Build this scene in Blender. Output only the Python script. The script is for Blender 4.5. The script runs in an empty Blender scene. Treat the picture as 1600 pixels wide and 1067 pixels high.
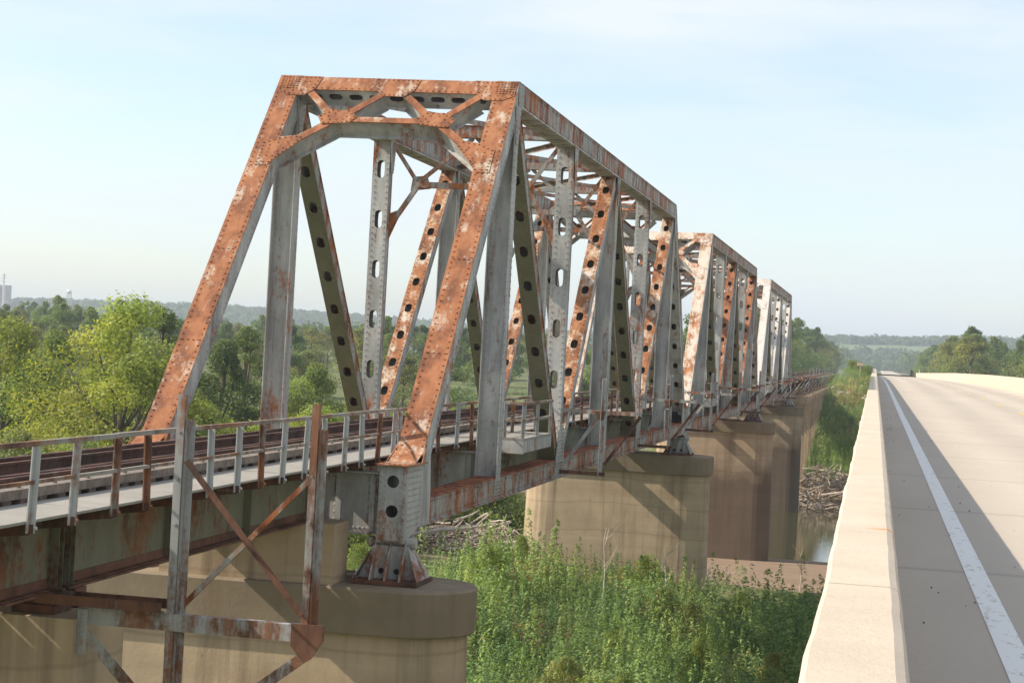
import bpy, math, random
import numpy as np
from mathutils import Vector, Matrix

# ------------------------------------------------------------------ camera, sky, sun, exposure
scene = bpy.context.scene
COL = scene.collection
F_PX, YAW, PITCH, ROLL = 3000.0, 0.1899, 0.0018, 0.0541
cam_d = bpy.data.cameras.new('camera'); cam = bpy.data.objects.new('camera', cam_d); COL.objects.link(cam)
fw = Vector((-math.sin(YAW)*math.cos(PITCH), math.cos(YAW)*math.cos(PITCH), math.sin(PITCH)))
rt = Vector((math.cos(YAW), math.sin(YAW), 0)); up = rt.cross(fw)
r2 = math.cos(ROLL)*rt + math.sin(ROLL)*up; u2 = -math.sin(ROLL)*rt + math.cos(ROLL)*up
cam.matrix_world = Matrix((( r2.x, u2.x, -fw.x, 0), (r2.y, u2.y, -fw.y, 0), (r2.z, u2.z, -fw.z, 0), (0, 0, 0, 1)))
cam_d.sensor_width = 36.0; cam_d.lens = F_PX/1600.0*36.0
cam_d.clip_start = 0.1; cam_d.clip_end = 20000
scene.camera = cam

SUN = Vector((-0.80, -0.17, 0.63)).normalized()
SUN_EL = math.asin(SUN.z); SUN_AZ = math.atan2(SUN.x, SUN.y)
world = bpy.data.worlds.new('World'); scene.world = world; world.use_nodes = True
nt = world.node_tree; nt.nodes.clear()
wo = nt.nodes.new('ShaderNodeOutputWorld'); bg = nt.nodes.new('ShaderNodeBackground')
sky = nt.nodes.new('ShaderNodeTexSky'); sky.sky_type = 'NISHITA'; sky.sun_disc = False
sky.sun_elevation = SUN_EL; sky.sun_rotation = SUN_AZ
sky.air_density = 1.0; sky.dust_density = 1.0; sky.ozone_density = 1.0; sky.altitude = 300
tc = nt.nodes.new('ShaderNodeTexCoord'); mp = nt.nodes.new('ShaderNodeMapping')
mp.inputs['Scale'].default_value = (1.0, 1.6, 6.0)
cl = nt.nodes.new('ShaderNodeTexNoise'); cl.inputs['Scale'].default_value = 3.1; cl.inputs['Detail'].default_value = 7; cl.inputs['Roughness'].default_value = 0.55
rmp = nt.nodes.new('ShaderNodeValToRGB'); rmp.color_ramp.elements[0].position = 0.38; rmp.color_ramp.elements[1].position = 0.66
rmp.color_ramp.elements[0].color = (0.22, 0.22, 0.22, 1); rmp.color_ramp.elements[1].color = (0.95, 0.95, 0.95, 1)
mix = nt.nodes.new('ShaderNodeMixRGB'); mix.inputs['Color2'].default_value = (4.35, 4.68, 4.95, 1)
L = nt.links
L.new(tc.outputs['Generated'], mp.inputs['Vector']); L.new(mp.outputs['Vector'], cl.inputs['Vector'])
L.new(cl.outputs['Fac'], rmp.inputs['Fac']); L.new(rmp.outputs['Color'], mix.inputs['Fac'])
L.new(sky.outputs['Color'], mix.inputs['Color1']); L.new(mix.outputs['Color'], bg.inputs['Color'])
bg.inputs['Strength'].default_value = 0.15
L.new(bg.outputs['Background'], wo.inputs['Surface'])

sun_d = bpy.data.lights.new('sun', 'SUN'); sun_d.energy = 4.8; sun_d.angle = math.radians(0.6); sun_d.color = (1.0, 0.90, 0.76)
sun = bpy.data.objects.new('sun', sun_d); COL.objects.link(sun)
sun.rotation_euler = SUN.to_track_quat('Z', 'Y').to_euler(); sun.location = (-60, -30, 60)
scene.view_settings.view_transform = 'Standard'; scene.view_settings.look = 'None'
scene.view_settings.exposure = 0.50; scene.view_settings.gamma = 1.0

# ------------------------------------------------------------------ helpers
rnd = random.Random(7)
class MB:
    """collects faces; build() links them as ONE mesh object"""
    def __init__(s): s.v = []; s.f = []; s.m = []
    def quad(s, pts, mat=0):
        i = len(s.v); s.v.extend(tuple(p) for p in pts); s.f.append(tuple(range(i, i+len(pts)))); s.m.append(mat)
    def box(s, c, ax, h, mat=0):
        c = Vector(c); a, b, d = [Vector(x)*k for x, k in zip(ax, h)]
        i = len(s.v)
        for sx in (-1, 1):
            for sy in (-1, 1):
                for sz in (-1, 1): s.v.append(tuple(c+a*sx+b*sy+d*sz))
        flip = a.cross(b).dot(d) < 0
        for q in ((0,1,3,2), (4,6,7,5), (0,4,5,1), (2,3,7,6), (0,2,6,4), (1,5,7,3)):
            q = q[::-1] if flip else q
            s.f.append(tuple(i+k for k in q)); s.m.append(mat)
    def abox(s, x0, x1, y0, y1, z0, z1, mat=0):
        s.box(((x0+x1)/2, (y0+y1)/2, (z0+z1)/2), AX, (abs(x1-x0)/2, abs(y1-y0)/2, abs(z1-z0)/2), mat)
    def bar(s, A, B, w, h, upv=(0,0,1), mat=0):
        A = Vector(A); B = Vector(B); t = (B-A); Ln = t.length; t.normalize()
        u = Vector(upv); sd = t.cross(u)
        if sd.length < 1e-4: sd = t.cross(Vector((0,1,0)))
        sd.normalize(); n = sd.cross(t)
        s.box((A+B)/2, (sd, t, n), (w/2, Ln/2, h/2), mat)
    def angle(s, A, B, w, upv=(0,0,1), mat=0, t=0.014):
        """L-section"""
        A = Vector(A); B = Vector(B); d = (B-A).normalized(); u = Vector(upv); sd = d.cross(u)
        if sd.length < 1e-4: sd = d.cross(Vector((0,1,0)))
        sd.normalize(); n = sd.cross(d); Ln = (B-A).length; c = (A+B)/2
        s.box(c+n*(w/2-t/2), (sd, d, n), (w/2, Ln/2, t/2), mat)
        s.box(c+sd*(w/2-t/2)-n*(t/2+0.001), (sd, d, n), (t/2, Ln/2, w/2-t/2), mat)
    def tube(s, pts, rads, k=6, mat=0, cap=True):
        rings = []
        for i, p in enumerate(pts):
            p = Vector(p); a = Vector(pts[max(i-1,0)]); b = Vector(pts[min(i+1,len(pts)-1)])
            t = (b-a).normalized(); x = t.cross(Vector((0.31,0.17,0.93)))
            if x.length < 1e-3: x = t.cross(Vector((1,0,0)))
            x.normalize(); y = t.cross(x); r = rads[i] if hasattr(rads, '__len__') else rads
            j = len(s.v)
            for q in range(k):
                th = 2*math.pi*q/k; s.v.append(tuple(p+x*(r*math.cos(th))+y*(r*math.sin(th))))
            rings.append(j)
        for i in range(len(rings)-1):
            for q in range(k):
                a, b = rings[i], rings[i+1]
                s.f.append((a+q, a+(q+1)%k, b+(q+1)%k, b+q)); s.m.append(mat)
        if cap:
            s.f.append(tuple(rings[0]+q for q in range(k))[::-1]); s.m.append(mat)
            s.f.append(tuple(rings[-1]+q for q in range(k))); s.m.append(mat)
    def prism(s, poly, n, th, mat=0):
        """polygon (3D points, ccw seen from +n) raised by th along n"""
        n = Vector(n); i = len(s.v); k = len(poly)
        s.v.extend(tuple(Vector(p)) for p in poly); s.v.extend(tuple(Vector(p)+n*th) for p in poly)
        s.f.append(tuple(range(i, i+k))[::-1]); s.m.append(mat)
        s.f.append(tuple(range(i+k, i+2*k))); s.m.append(mat)
        for q in range(k):
            s.f.append((i+q, i+(q+1)%k, i+k+(q+1)%k, i+k+q)); s.m.append(mat)
    def perf(s, O, sd, t, n, w, Ln, th, holes, a, b, mat=0, N=16):
        """plate with real holes. O = middle of the start edge; sd width axis, t length axis, n thickness axis; a/b = half hole size along sd / t"""
        O = Vector(O); sd = Vector(sd); t = Vector(t); n = Vector(n)
        P = lambda u, v, k: O+sd*u+t*v+n*(k*th/2)
        cuts = [0.0]+[(holes[i]+holes[i+1])/2 for i in range(len(holes)-1)]+[Ln] if holes else [0, Ln]
        if holes:
            fst = max(holes[0]-b-0.12, 0.01); lst = min(holes[-1]+b+0.12, Ln-0.01)
            for v0, v1 in ((0, fst), (lst, Ln)):
                for k in (1, -1):
                    q = [P(-w/2, v0, k), P(w/2, v0, k), P(w/2, v1, k), P(-w/2, v1, k)]; s.quad(q if k > 0 else q[::-1], mat)
            cuts[0] = fst; cuts[-1] = lst
        for hi, hc in enumerate(holes):
            v0, v1 = cuts[hi], cuts[hi+1]; vm = (v0+v1)/2; hl = (v1-v0)/2
            ring_o = []; ring_i = []
            for q in range(N):
                th_ = 2*math.pi*q/N; c, sn = math.cos(th_), math.sin(th_)
                m = 1/max(abs(c), abs(sn)); ring_o.append((c*m*w/2, vm+sn*m*hl))
                if b >= a: pu = a*c; pv = (b-a)*(0 if abs(sn) < 1e-6 else math.copysign(1, sn))+a*sn
                else: pu = (a-b)*(0 if abs(c) < 1e-6 else math.copysign(1, c))+b*c; pv = b*sn
                ring_i.append((pu, hc+pv))
            base = len(s.v)
            for k in (1, -1):
                for r in (ring_o, ring_i):
                    for u_, v_ in r: s.v.append(tuple(P(u_, v_, k)))
            for q in range(N):
                q2 = (q+1) % N
                s.f.append((base+q, base+q2, base+N+q2, base+N+q)); s.m.append(mat)
                s.f.append((base+2*N+q2, base+2*N+q, base+3*N+q, base+3*N+q2)); s.m.append(mat)
                s.f.append((base+N+q, base+N+q2, base+3*N+q2, base+3*N+q)); s.m.append(mat)
        for sg in (-1, 1):
            q = [P(sg*w/2, 0, -1), P(sg*w/2, Ln, -1), P(sg*w/2, Ln, 1), P(sg*w/2, 0, 1)]; s.quad(q if sg > 0 else q[::-1], mat)
    def rivet(s, p, n, r=0.023, mat=0):
        p = Vector(p); n = Vector(n); x = n.cross(Vector((0.3,0.5,0.81))).normalized(); y = n.cross(x); i = len(s.v)
        for rr, h in ((r, 0.0), (r*0.6, 0.018)):
            for q in range(6):
                th = math.pi/3*q; s.v.append(tuple(p+x*(rr*math.cos(th))+y*(rr*math.sin(th))+n*h))
        for q in range(6):
            s.f.append((i+q, i+(q+1)%6, i+6+(q+1)%6, i+6+q)); s.m.append(mat)
        s.f.append(tuple(range(i+6, i+12))); s.m.append(mat)
    def rivrow(s, A, B, n, sp=0.15, mat=0, r=0.023):
        A = Vector(A); B = Vector(B); k = max(1, int((B-A).length/sp))
        for i in range(k+1): s.rivet(A.lerp(B, i/k), n, r, mat)
    def build(s, name, mats, parent=None, org=None, smooth=False):
        me = bpy.data.meshes.new(name)
        o3 = Vector(org) if org is not None else (Vector(parent_org(parent)) if parent else Vector((0,0,0)))
        va = np.array(s.v, dtype=np.float64).reshape(-1, 3)-np.array(o3)
        me.from_pydata(va.tolist(), [], s.f)
        for m in (mats if isinstance(mats, (list, tuple)) else [mats]): me.materials.append(m)
        if isinstance(mats, (list, tuple)) and len(mats) > 1: me.polygons.foreach_set('material_index', s.m)
        if smooth: me.polygons.foreach_set('use_smooth', [True]*len(s.f))
        me.update()
        ob = bpy.data.objects.new(name, me); COL.objects.link(ob)
        if parent: ob.parent = parent
        elif org is not None: ob.location = o3
        return ob
AX = ((1,0,0), (0,1,0), (0,0,1))
ORG = {}
def parent_org(p):
    while p.parent: p = p.parent
    return p.location
def tag(o, label, cat, group=None, kind=None):
    if label: o['label'] = label
    if cat: o['category'] = cat
    if group: o['group'] = group
    if kind: o['kind'] = kind
    return o
def struct(o): o['kind'] = 'structure'; return o
def thing(name, label, cat, loc, group=None):
    o = bpy.data.objects.new(name, None); COL.objects.link(o); o.location = loc; o.empty_display_size = 0.5
    return tag(o, label, cat, group)
def copy_tree(o, parent=None, mats=None):
    c = o.copy(); COL.objects.link(c); c.parent = parent
    if mats and c.type == 'MESH':
        for sl in c.material_slots:
            if sl.material and sl.material.name in mats:
                mm = mats[sl.material.name]; sl.link = 'OBJECT'; sl.material = mm
    for ch in o.children: copy_tree(ch, c, mats)
    return c

# ------------------------------------------------------------------ materials
def newmat(name, rough=0.8):
    m = bpy.data.materials.new(name); m.use_nodes = True; t = m.node_tree; b = t.nodes['Principled BSDF']
    b.inputs['Roughness'].default_value = rough
    if 'Specular IOR Level' in b.inputs: b.inputs['Specular IOR Level'].default_value = 0.3
    return m, t, b
def noise(t, vec, scale, detail=6, rough=0.6, map_scale=None, loc=(0,0,0)):
    if map_scale or loc != (0,0,0):
        mpn = t.nodes.new('ShaderNodeMapping'); mpn.inputs['Scale'].default_value = map_scale or (1,1,1); mpn.inputs['Location'].default_value = loc
        t.links.new(vec, mpn.inputs['Vector']); vec = mpn.outputs['Vector']
    n = t.nodes.new('ShaderNodeTexNoise'); n.inputs['Scale'].default_value = scale; n.inputs['Detail'].default_value = detail; n.inputs['Roughness'].default_value = rough
    t.links.new(vec, n.inputs['Vector']); return n.outputs['Fac']
def ramp(t, fac, stops):
    r = t.nodes.new('ShaderNodeValToRGB'); e = r.color_ramp.elements
    while len(e) < len(stops): e.new(0.5)
    for el, (p, c) in zip(e, stops): el.position = p; el.color = (*c, 1) if len(c) == 3 else c
    t.links.new(fac, r.inputs['Fac']); return r.outputs['Color']
def mixc(t, fac, a, b, mode='MIX'):
    m = t.nodes.new('ShaderNodeMixRGB'); m.blend_type = mode
    for inp, v in (('Fac', fac), ('Color1', a), ('Color2', b)):
        if hasattr(v, 'is_output') or hasattr(v, 'links'): t.links.new(v, m.inputs[inp])
        else: m.inputs[inp].default_value = v if isinstance(v, float) else (*v, 1)
    return m.outputs['Color']
def math_(t, op, a, b):
    m = t.nodes.new('ShaderNodeMath'); m.operation = op
    for i, v in enumerate((a, b)):
        if isinstance(v, (int, float)): m.inputs[i].default_value = v
        else: t.links.new(v, m.inputs[i])
    return m.outputs[0]
def bump(t, b, h, strength=0.2, dist=0.02):
    bn = t.nodes.new('ShaderNodeBump'); bn.inputs['Strength'].default_value = strength; bn.inputs['Distance'].default_value = dist
    t.links.new(h, bn.inputs['Height']); t.links.new(bn.outputs['Normal'], b.inputs['Normal'])
def pos(t): return t.nodes.new('ShaderNodeNewGeometry').outputs['Position']
BW = lambda v: (v, v, v)
def steel(name, paint, paint2, cover, rust=((0.30,0.095,0.028),(0.42,0.16,0.05),(0.17,0.055,0.022)), soft=0.07, streak=(2.2,2.2,0.35), loc=(0,0,0)):
    """flaking paint over rust; cover = share of rust"""
    m, t, b = newmat(name, 0.78); p = pos(t)
    n1 = noise(t, p, 1.0, 9, 0.62, streak, loc); n2 = noise(t, p, 0.55, 6, 0.6, None, (loc[0]+5,3,1)); n3 = noise(t, p, 9, 5, 0.65)
    n4 = noise(t, p, 2.6, 10, 0.72, (2.4,1.0,0.5), (loc[0]+1,7,3))
    s = math_(t, 'ADD', math_(t, 'ADD', math_(t, 'MULTIPLY', n1, 0.30), math_(t, 'MULTIPLY', n4, 0.32)), math_(t, 'ADD', math_(t, 'MULTIPLY', n2, 0.22), math_(t, 'MULTIPLY', n3, 0.16)))
    th = 0.5+(0.5-cover)*0.30
    mask = ramp(t, s, [(max(0, th-soft*0.5), BW(0)), (min(1, th+soft*0.5), BW(1))])
    rc = ramp(t, noise(t, p, 1.5, 10, 0.72, (1.6,1.0,0.6), (2,loc[0],7)), [(0.33, tuple(c_*0.75 for c_ in rust[2])), (0.43, rust[2]), (0.52, rust[0]), (0.66, rust[1])])
    pc = ramp(t, noise(t, p, 1.6, 7, 0.6, (1.5,1.5,0.4), (9,1,4)), [(0.3, paint), (0.7, paint2)])
    c = mixc(t, mask, pc, rc); t.links.new(c, b.inputs['Base Color'])
    bump(t, b, noise(t, p, 28, 4, 0.7), 0.25, 0.006)
    return m
M = {}
M['gray'] = steel('painted_steel', (0.25,0.245,0.225), (0.54,0.53,0.50), 0.31)
M['grayrust'] = steel('streaked_steel', (0.27,0.275,0.25), (0.40,0.40,0.365), 0.48, streak=(2.6,2.6,0.22))
M['rust'] = steel('rusted_plate', (0.54,0.47,0.39), (0.48,0.34,0.23), 0.70, rust=((0.305,0.118,0.050),(0.395,0.175,0.080),(0.19,0.072,0.034)))
M['rustmix'] = steel('half_rusted_plate', (0.55,0.50,0.43), (0.58,0.42,0.27), 0.58, rust=((0.31,0.125,0.052),(0.40,0.185,0.082),(0.18,0.072,0.032)))
M['olive'] = steel('shaded_gray_steel', (0.16,0.155,0.095), (0.21,0.20,0.13), 0.10)  # gray paint with underside shade and green foliage bounce put into its colour
M['darkrust'] = steel('dark_rust', (0.20,0.15,0.12), (0.24,0.20,0.17), 0.75, rust=((0.15,0.068,0.042),(0.21,0.10,0.062),(0.085,0.045,0.03)))
M['rail_rust'] = steel('rail_steel', (0.11,0.07,0.055), (0.15,0.10,0.08), 0.6, rust=((0.11,0.05,0.032),(0.15,0.075,0.05),(0.06,0.032,0.024)))
M['green_girder'] = steel('green_girder_paint', (0.165,0.16,0.11), (0.225,0.22,0.155), 0.38, rust=((0.20,0.075,0.03),(0.25,0.12,0.05),(0.10,0.045,0.02)), streak=(1.0,1.0,0.5))
M['chordtop'] = steel('rusted_chord_plate', (0.36,0.22,0.15), (0.30,0.17,0.11), 0.82, rust=((0.29,0.10,0.045),(0.36,0.14,0.06),(0.19,0.065,0.032)))
M['pale'] = steel('pale_steel', (0.46,0.45,0.43), (0.60,0.58,0.55), 0.22)
M['palerust'] = steel('pale_rust_plate', (0.60,0.57,0.53), (0.60,0.53,0.46), 0.28, rust=((0.44,0.18,0.07),(0.52,0.26,0.12),(0.26,0.10,0.05)))
def flat(name, col, rough=0.7, var=0.25, scale=3.0, bmp=0.15, bs=30):
    m, t, b = newmat(name, rough); p = pos(t)
    lo = tuple(c*(1-var) for c in col); hi = tuple(min(1, c*(1+var)) for c in col)
    t.links.new(ramp(t, noise(t, p, scale, 8, 0.65), [(0.3, lo), (0.7, hi)]), b.inputs['Base Color'])
    if bmp: bump(t, b, noise(t, p, bs, 5, 0.7), bmp, 0.02)
    return m
def concrete(name, base, dark, streak, band=0.35, stain=False):
    m, t, b = newmat(name, 0.9); p = pos(t)
    c = ramp(t, noise(t, p, 0.9, 9, 0.65), [(0.25, tuple(x*0.78 for x in base)), (0.75, tuple(min(1, x*1.15) for x in base))])
    hb = ramp(t, noise(t, p, 1.0, 5, 0.6, (0.06,0.06,1.7)), [(0.35, BW(0)), (0.7, BW(1))])
    c = mixc(t, math_(t, 'MULTIPLY', hb, band), c, dark)
    vs = ramp(t, noise(t, p, 1.0, 6, 0.65, (1.9,1.9,0.10)), [(0.5, BW(0)), (0.78, BW(1))])
    c = mixc(t, math_(t, 'MULTIPLY', vs, streak), c, tuple(x*0.45 for x in dark))
    rs = ramp(t, noise(t, p, 1.0, 5, 0.6, (1.3,1.3,0.09), (11,4,2)), [(0.6, BW(0)), (0.8, BW(1))])
    c = mixc(t, math_(t, 'MULTIPLY', rs, 0.45*min(1, streak*1.6)), c, (0.26,0.14,0.06))
    ln = t.nodes.new('ShaderNodeTexWave'); ln.wave_type = 'BANDS'; ln.bands_direction = 'Z'; ln.inputs['Scale'].default_value = 0.26; ln.inputs['Distortion'].default_value = 1.6; ln.inputs['Detail'].default_value = 3
    t.links.new(p, ln.inputs['Vector']); c = mixc(t, ramp(t, ln.outputs['Fac'], [(0.988, BW(0)), (0.9995, BW(0.22))]), c, tuple(x*0.5 for x in dark))     # pour lines
    sp_ = ramp(t, noise(t, p, 7, 6, 0.7), [(0.66, BW(0)), (0.72, BW(0.5))]); c = mixc(t, sp_, c, tuple(x*0.6 for x in dark))
    if stain:      # silt left by floods on the lower stem
        sp = t.nodes.new('ShaderNodeSeparateXYZ'); t.links.new(p, sp.inputs[0])
        zz = math_(t, 'ADD', sp.outputs['Z'], math_(t, 'MULTIPLY', noise(t, p, 0.6, 6, 0.6), 3.0))
        mr = t.nodes.new('ShaderNodeMapRange'); mr.inputs['From Min'].default_value = -7.0; mr.inputs['From Max'].default_value = -5.2; t.links.new(zz, mr.inputs['Value'])
        c = mixc(t, math_(t, 'SUBTRACT', 1.0, mr.outputs['Result']), c, mixc(t, 0.8, c, (0.085,0.058,0.042)))
    t.links.new(c, b.inputs['Base Color']); bump(t, b, noise(t, p, 14, 8, 0.7), 0.35, 0.02)
    return m
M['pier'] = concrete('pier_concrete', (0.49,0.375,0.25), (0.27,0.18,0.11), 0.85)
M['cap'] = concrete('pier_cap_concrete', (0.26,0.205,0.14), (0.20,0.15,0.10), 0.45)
M['slab'] = concrete('deck_concrete', (0.44,0.40,0.35), (0.36,0.32,0.27), 0.1)
M['wood'] = flat('weathered_timber', (0.20,0.165,0.135), 0.9, 0.45, 6)
M['tie'] = flat('tie_timber', (0.11,0.085,0.07), 0.9, 0.4, 6)
M['drift'] = flat('bleached_driftwood', (0.47,0.40,0.33), 0.9, 0.35, 2.5)
M['driftdark'] = flat('brown_driftwood', (0.27,0.20,0.15), 0.9, 0.4, 2.5)
M['bark'] = flat('bark', (0.13,0.105,0.08), 0.95, 0.4, 4)
M['black'] = flat('black_paint_and_hole_dark', (0.012,0.012,0.013), 0.35, 0.2)
M['rubber'] = flat('tyre_rubber', (0.02,0.02,0.02), 0.85, 0.2)
M['chrome'] = flat('bare_metal', (0.5,0.5,0.5), 0.3, 0.1)
M['redlens'] = flat('red_lens', (0.35,0.02,0.02), 0.3, 0.1)
M['white'] = flat('white_paint', (0.75,0.75,0.72), 0.6, 0.08)
M['tan'] = flat('tan_board', (0.55,0.42,0.33), 0.7, 0.12)
M['silo'] = flat('silo_concrete', (0.36,0.34,0.33), 0.9, 0.08, 0.2, 0)
M['grate'] = None
def mk_grate():
    m, t, b = newmat('walkway_grating', 0.75); p = pos(t)
    w1 = t.nodes.new('ShaderNodeTexWave'); w1.wave_type = 'BANDS'; w1.bands_direction = 'DIAGONAL'; w1.inputs['Scale'].default_value = 14
    mpn = t.nodes.new('ShaderNodeMapping'); mpn.inputs['Scale'].default_value = (1,-0.6,1); w2 = t.nodes.new('ShaderNodeTexWave'); w2.wave_type = 'BANDS'; w2.bands_direction = 'DIAGONAL'; w2.inputs['Scale'].default_value = 14
    t.links.new(p, w1.inputs['Vector']); t.links.new(p, mpn.inputs['Vector']); t.links.new(mpn.outputs['Vector'], w2.inputs['Vector'])
    mx = math_(t, 'MAXIMUM', w1.outputs['Fac'], w2.outputs['Fac'])
    base = ramp(t, noise(t, p, 1.2, 7, 0.6), [(0.3, (0.30,0.275,0.235)), (0.7, (0.44,0.41,0.36))])
    c = mixc(t, ramp(t, mx, [(0.55, BW(0)), (0.85, BW(1))]), tuple([0.19,0.175,0.15]), base)
    t.links.new(c, b.inputs['Base Color']); bump(t, b, mx, 0.5, 0.01); return m
M['grate'] = mk_grate()
def mk_parapet():
    m, t, b = newmat('parapet_concrete', 0.92); p = pos(t)
    c = ramp(t, noise(t, p, 2.2, 9, 0.65), [(0.25, (0.47,0.39,0.295)), (0.75, (0.60,0.51,0.40))])
    spots = ramp(t, noise(t, p, 5.0, 4, 0.6, (1.6,0.5,1.6)), [(0.66, BW(0)), (0.74, BW(1))])
    sep = t.nodes.new('ShaderNodeSeparateXYZ'); t.links.new(p, sep.inputs[0])
    gr = noise(t, p, 120, 4, 0.8); c = mixc(t, 0.18, c, ramp(t, gr, [(0.32, (0.26,0.21,0.16)), (0.68, (0.80,0.72,0.60))]))
    pin = ramp(t, noise(t, p, 45, 3, 0.6), [(0.70, BW(0)), (0.74, BW(0.6))]); c = mixc(t, pin, c, (0.22,0.17,0.13))
    c = mixc(t, math_(t, 'MULTIPLY', spots, 0.6), c, (0.45,0.25,0.16))
    cr = ramp(t, noise(t, p, 1.0, 8, 0.7, (0.5,5.0,1.0), (3,8,1)), [(0.70, BW(0)), (0.735, BW(1))])
    c = mixc(t, math_(t, 'MULTIPLY', cr, 0.35), c, (0.30,0.23,0.17))
    d = math_(t, 'ABSOLUTE', math_(t, 'SUBTRACT', math_(t, 'ADD', sep.outputs['Y'], math_(t, 'MULTIPLY', noise(t, p, 3.0, 3), 0.08)), 8.05), 0)
    st = ramp(t, d, [(0.012, BW(1)), (0.05, BW(0))]); sx = ramp(t, math_(t, 'ADD', sep.outputs['X'], 0.5), [(0.46, BW(0)), (0.56, BW(1))])
    c = mixc(t, math_(t, 'MULTIPLY', st, sx), c, (0.60,0.24,0.05))
    t.links.new(c, b.inputs['Base Color']); bump(t, b, noise(t, p, 22, 8, 0.75), 0.5, 0.012); return m
M['parapet'] = mk_parapet()
def mk_road():
    m, t, b = newmat('road_concrete', 0.9); p = pos(t)
    c = ramp(t, noise(t, p, 0.5, 9, 0.65, (1,0.25,1)), [(0.25, (0.43,0.365,0.295)), (0.75, (0.53,0.46,0.38))])
    fine = noise(t, p, 60, 3, 0.7, (0.3,1,1)); c = mixc(t, 0.22, c, ramp(t, fine, [(0.3, (0.28,0.24,0.20)), (0.7, (0.60,0.53,0.46))]))
    sx = t.nodes.new('ShaderNodeSeparateXYZ'); t.links.new(p, sx.inputs[0])
    trk = t.nodes.new('ShaderNodeTexWave'); trk.wave_type = 'BANDS'; trk.bands_direction = 'X'; trk.inputs['Scale'].default_value = 0.17; trk.inputs['Distortion'].default_value = 1.2; t.links.new(p, trk.inputs['Vector'])
    c = mixc(t, math_(t, 'MULTIPLY', trk.outputs['Fac'], 0.34), c, (0.30,0.255,0.21))      # tyre-worn tracks
    oil = ramp(t, noise(t, p, 2.6, 6, 0.7, (1,0.5,1)), [(0.66, BW(0)), (0.76, BW(0.45))]); c = mixc(t, oil, c, (0.20,0.17,0.145))
    jn = t.nodes.new('ShaderNodeTexWave'); jn.wave_type = 'BANDS'; jn.bands_direction = 'Y'; jn.inputs['Scale'].default_value = 0.0524
    t.links.new(p, jn.inputs['Vector']); c = mixc(t, ramp(t, jn.outputs['Fac'], [(0.99985, BW(0)), (0.99998, BW(0.35))]), c, (0.2,0.17,0.14))
    t.links.new(c, b.inputs['Base Color']); bump(t, b, fine, 0.25, 0.006); return m
M['road'] = mk_road()
def paint(name, col):
    m, t, b = newmat(name, 0.7); p = pos(t)
    w = ramp(t, noise(t, p, 14, 6, 0.7, (1,0.4,1)), [(0.36, (0.46,0.41,0.36)), (0.44, col)])
    t.links.new(w, b.inputs['Base Color']); return m
M['wline'] = paint('white_road_paint', (0.72,0.70,0.67)); M['yline'] = paint('yellow_road_paint', (0.70,0.44,0.09))
def leafmat(name, trans=0.35):
    m, t, b = newmat(name, 0.6); a = t.nodes.new('ShaderNodeAttribute'); a.attribute_name = 'Col'
    tr = t.nodes.new('ShaderNodeBsdfTranslucent'); mx = t.nodes.new('ShaderNodeMixShader'); out = t.nodes['Material Output']
    t.links.new(a.outputs['Color'], b.inputs['Base Color']); t.links.new(mixc(t, 1.0, a.outputs['Color'], (1.6,1.5,0.7), 'MULTIPLY'), tr.inputs['Color'])
    mx.inputs['Fac'].default_value = trans
    t.links.new(b.outputs['BSDF'], mx.inputs[1]); t.links.new(tr.outputs['BSDF'], mx.inputs[2]); t.links.new(mx.outputs['Shader'], out.inputs['Surface'])
    return m
M['leaf'] = leafmat('leaves', 0.42); M['weed'] = leafmat('weed_leaves', 0.3)
def mk_ground():
    m, t, b = newmat('ground_soil', 0.95); p = pos(t)
    sep = t.nodes.new('ShaderNodeSeparateXYZ'); t.links.new(p, sep.inputs[0])
    g = ramp(t, noise(t, p, 0.35, 9, 0.7), [(0.3, (0.07,0.085,0.025)), (0.5, (0.12,0.135,0.045)), (0.72, (0.22,0.19,0.10))])
    mud = ramp(t, noise(t, p, 0.8, 9, 0.65, (0.35,1.6,1)), [(0.3, (0.20,0.135,0.09)), (0.7, (0.33,0.24,0.165))])
    zz = math_(t, 'ADD', sep.outputs['Z'], math_(t, 'MULTIPLY', noise(t, p, 0.4, 5), 0.9))
    mr = t.nodes.new('ShaderNodeMapRange'); mr.inputs['From Min'].default_value = -12.3; mr.inputs['From Max'].default_value = -11.7; t.links.new(zz, mr.inputs['Value'])
    t.links.new(mixc(t, mr.outputs['Result'], mud, g), b.inputs['Base Color']); bump(t, b, noise(t, p, 1.5, 9, 0.7), 0.6, 0.25); return m
M['ground'] = mk_ground()
def mk_water():
    m, t, b = newmat('river_water', 0.04); p = pos(t)
    b.inputs['Base Color'].default_value = (0.055,0.055,0.025,1)
    if 'Specular IOR Level' in b.inputs: b.inputs['Specular IOR Level'].default_value = 0.5
    bump(t, b, noise(t, p, 1.3, 4, 0.5, (1,2.2,1)), 0.10, 0.05); return m
M['water'] = mk_water()
M['hill'] = flat('wooded_hill', (0.060,0.085,0.038), 1.0, 0.55, 0.06, 0)
M['field'] = flat('green_field', (0.13,0.175,0.07), 1.0, 0.12, 0.02, 0)
M['rubble'] = flat('pale_stone', (0.42,0.37,0.31), 0.9, 0.3, 2)

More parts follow.
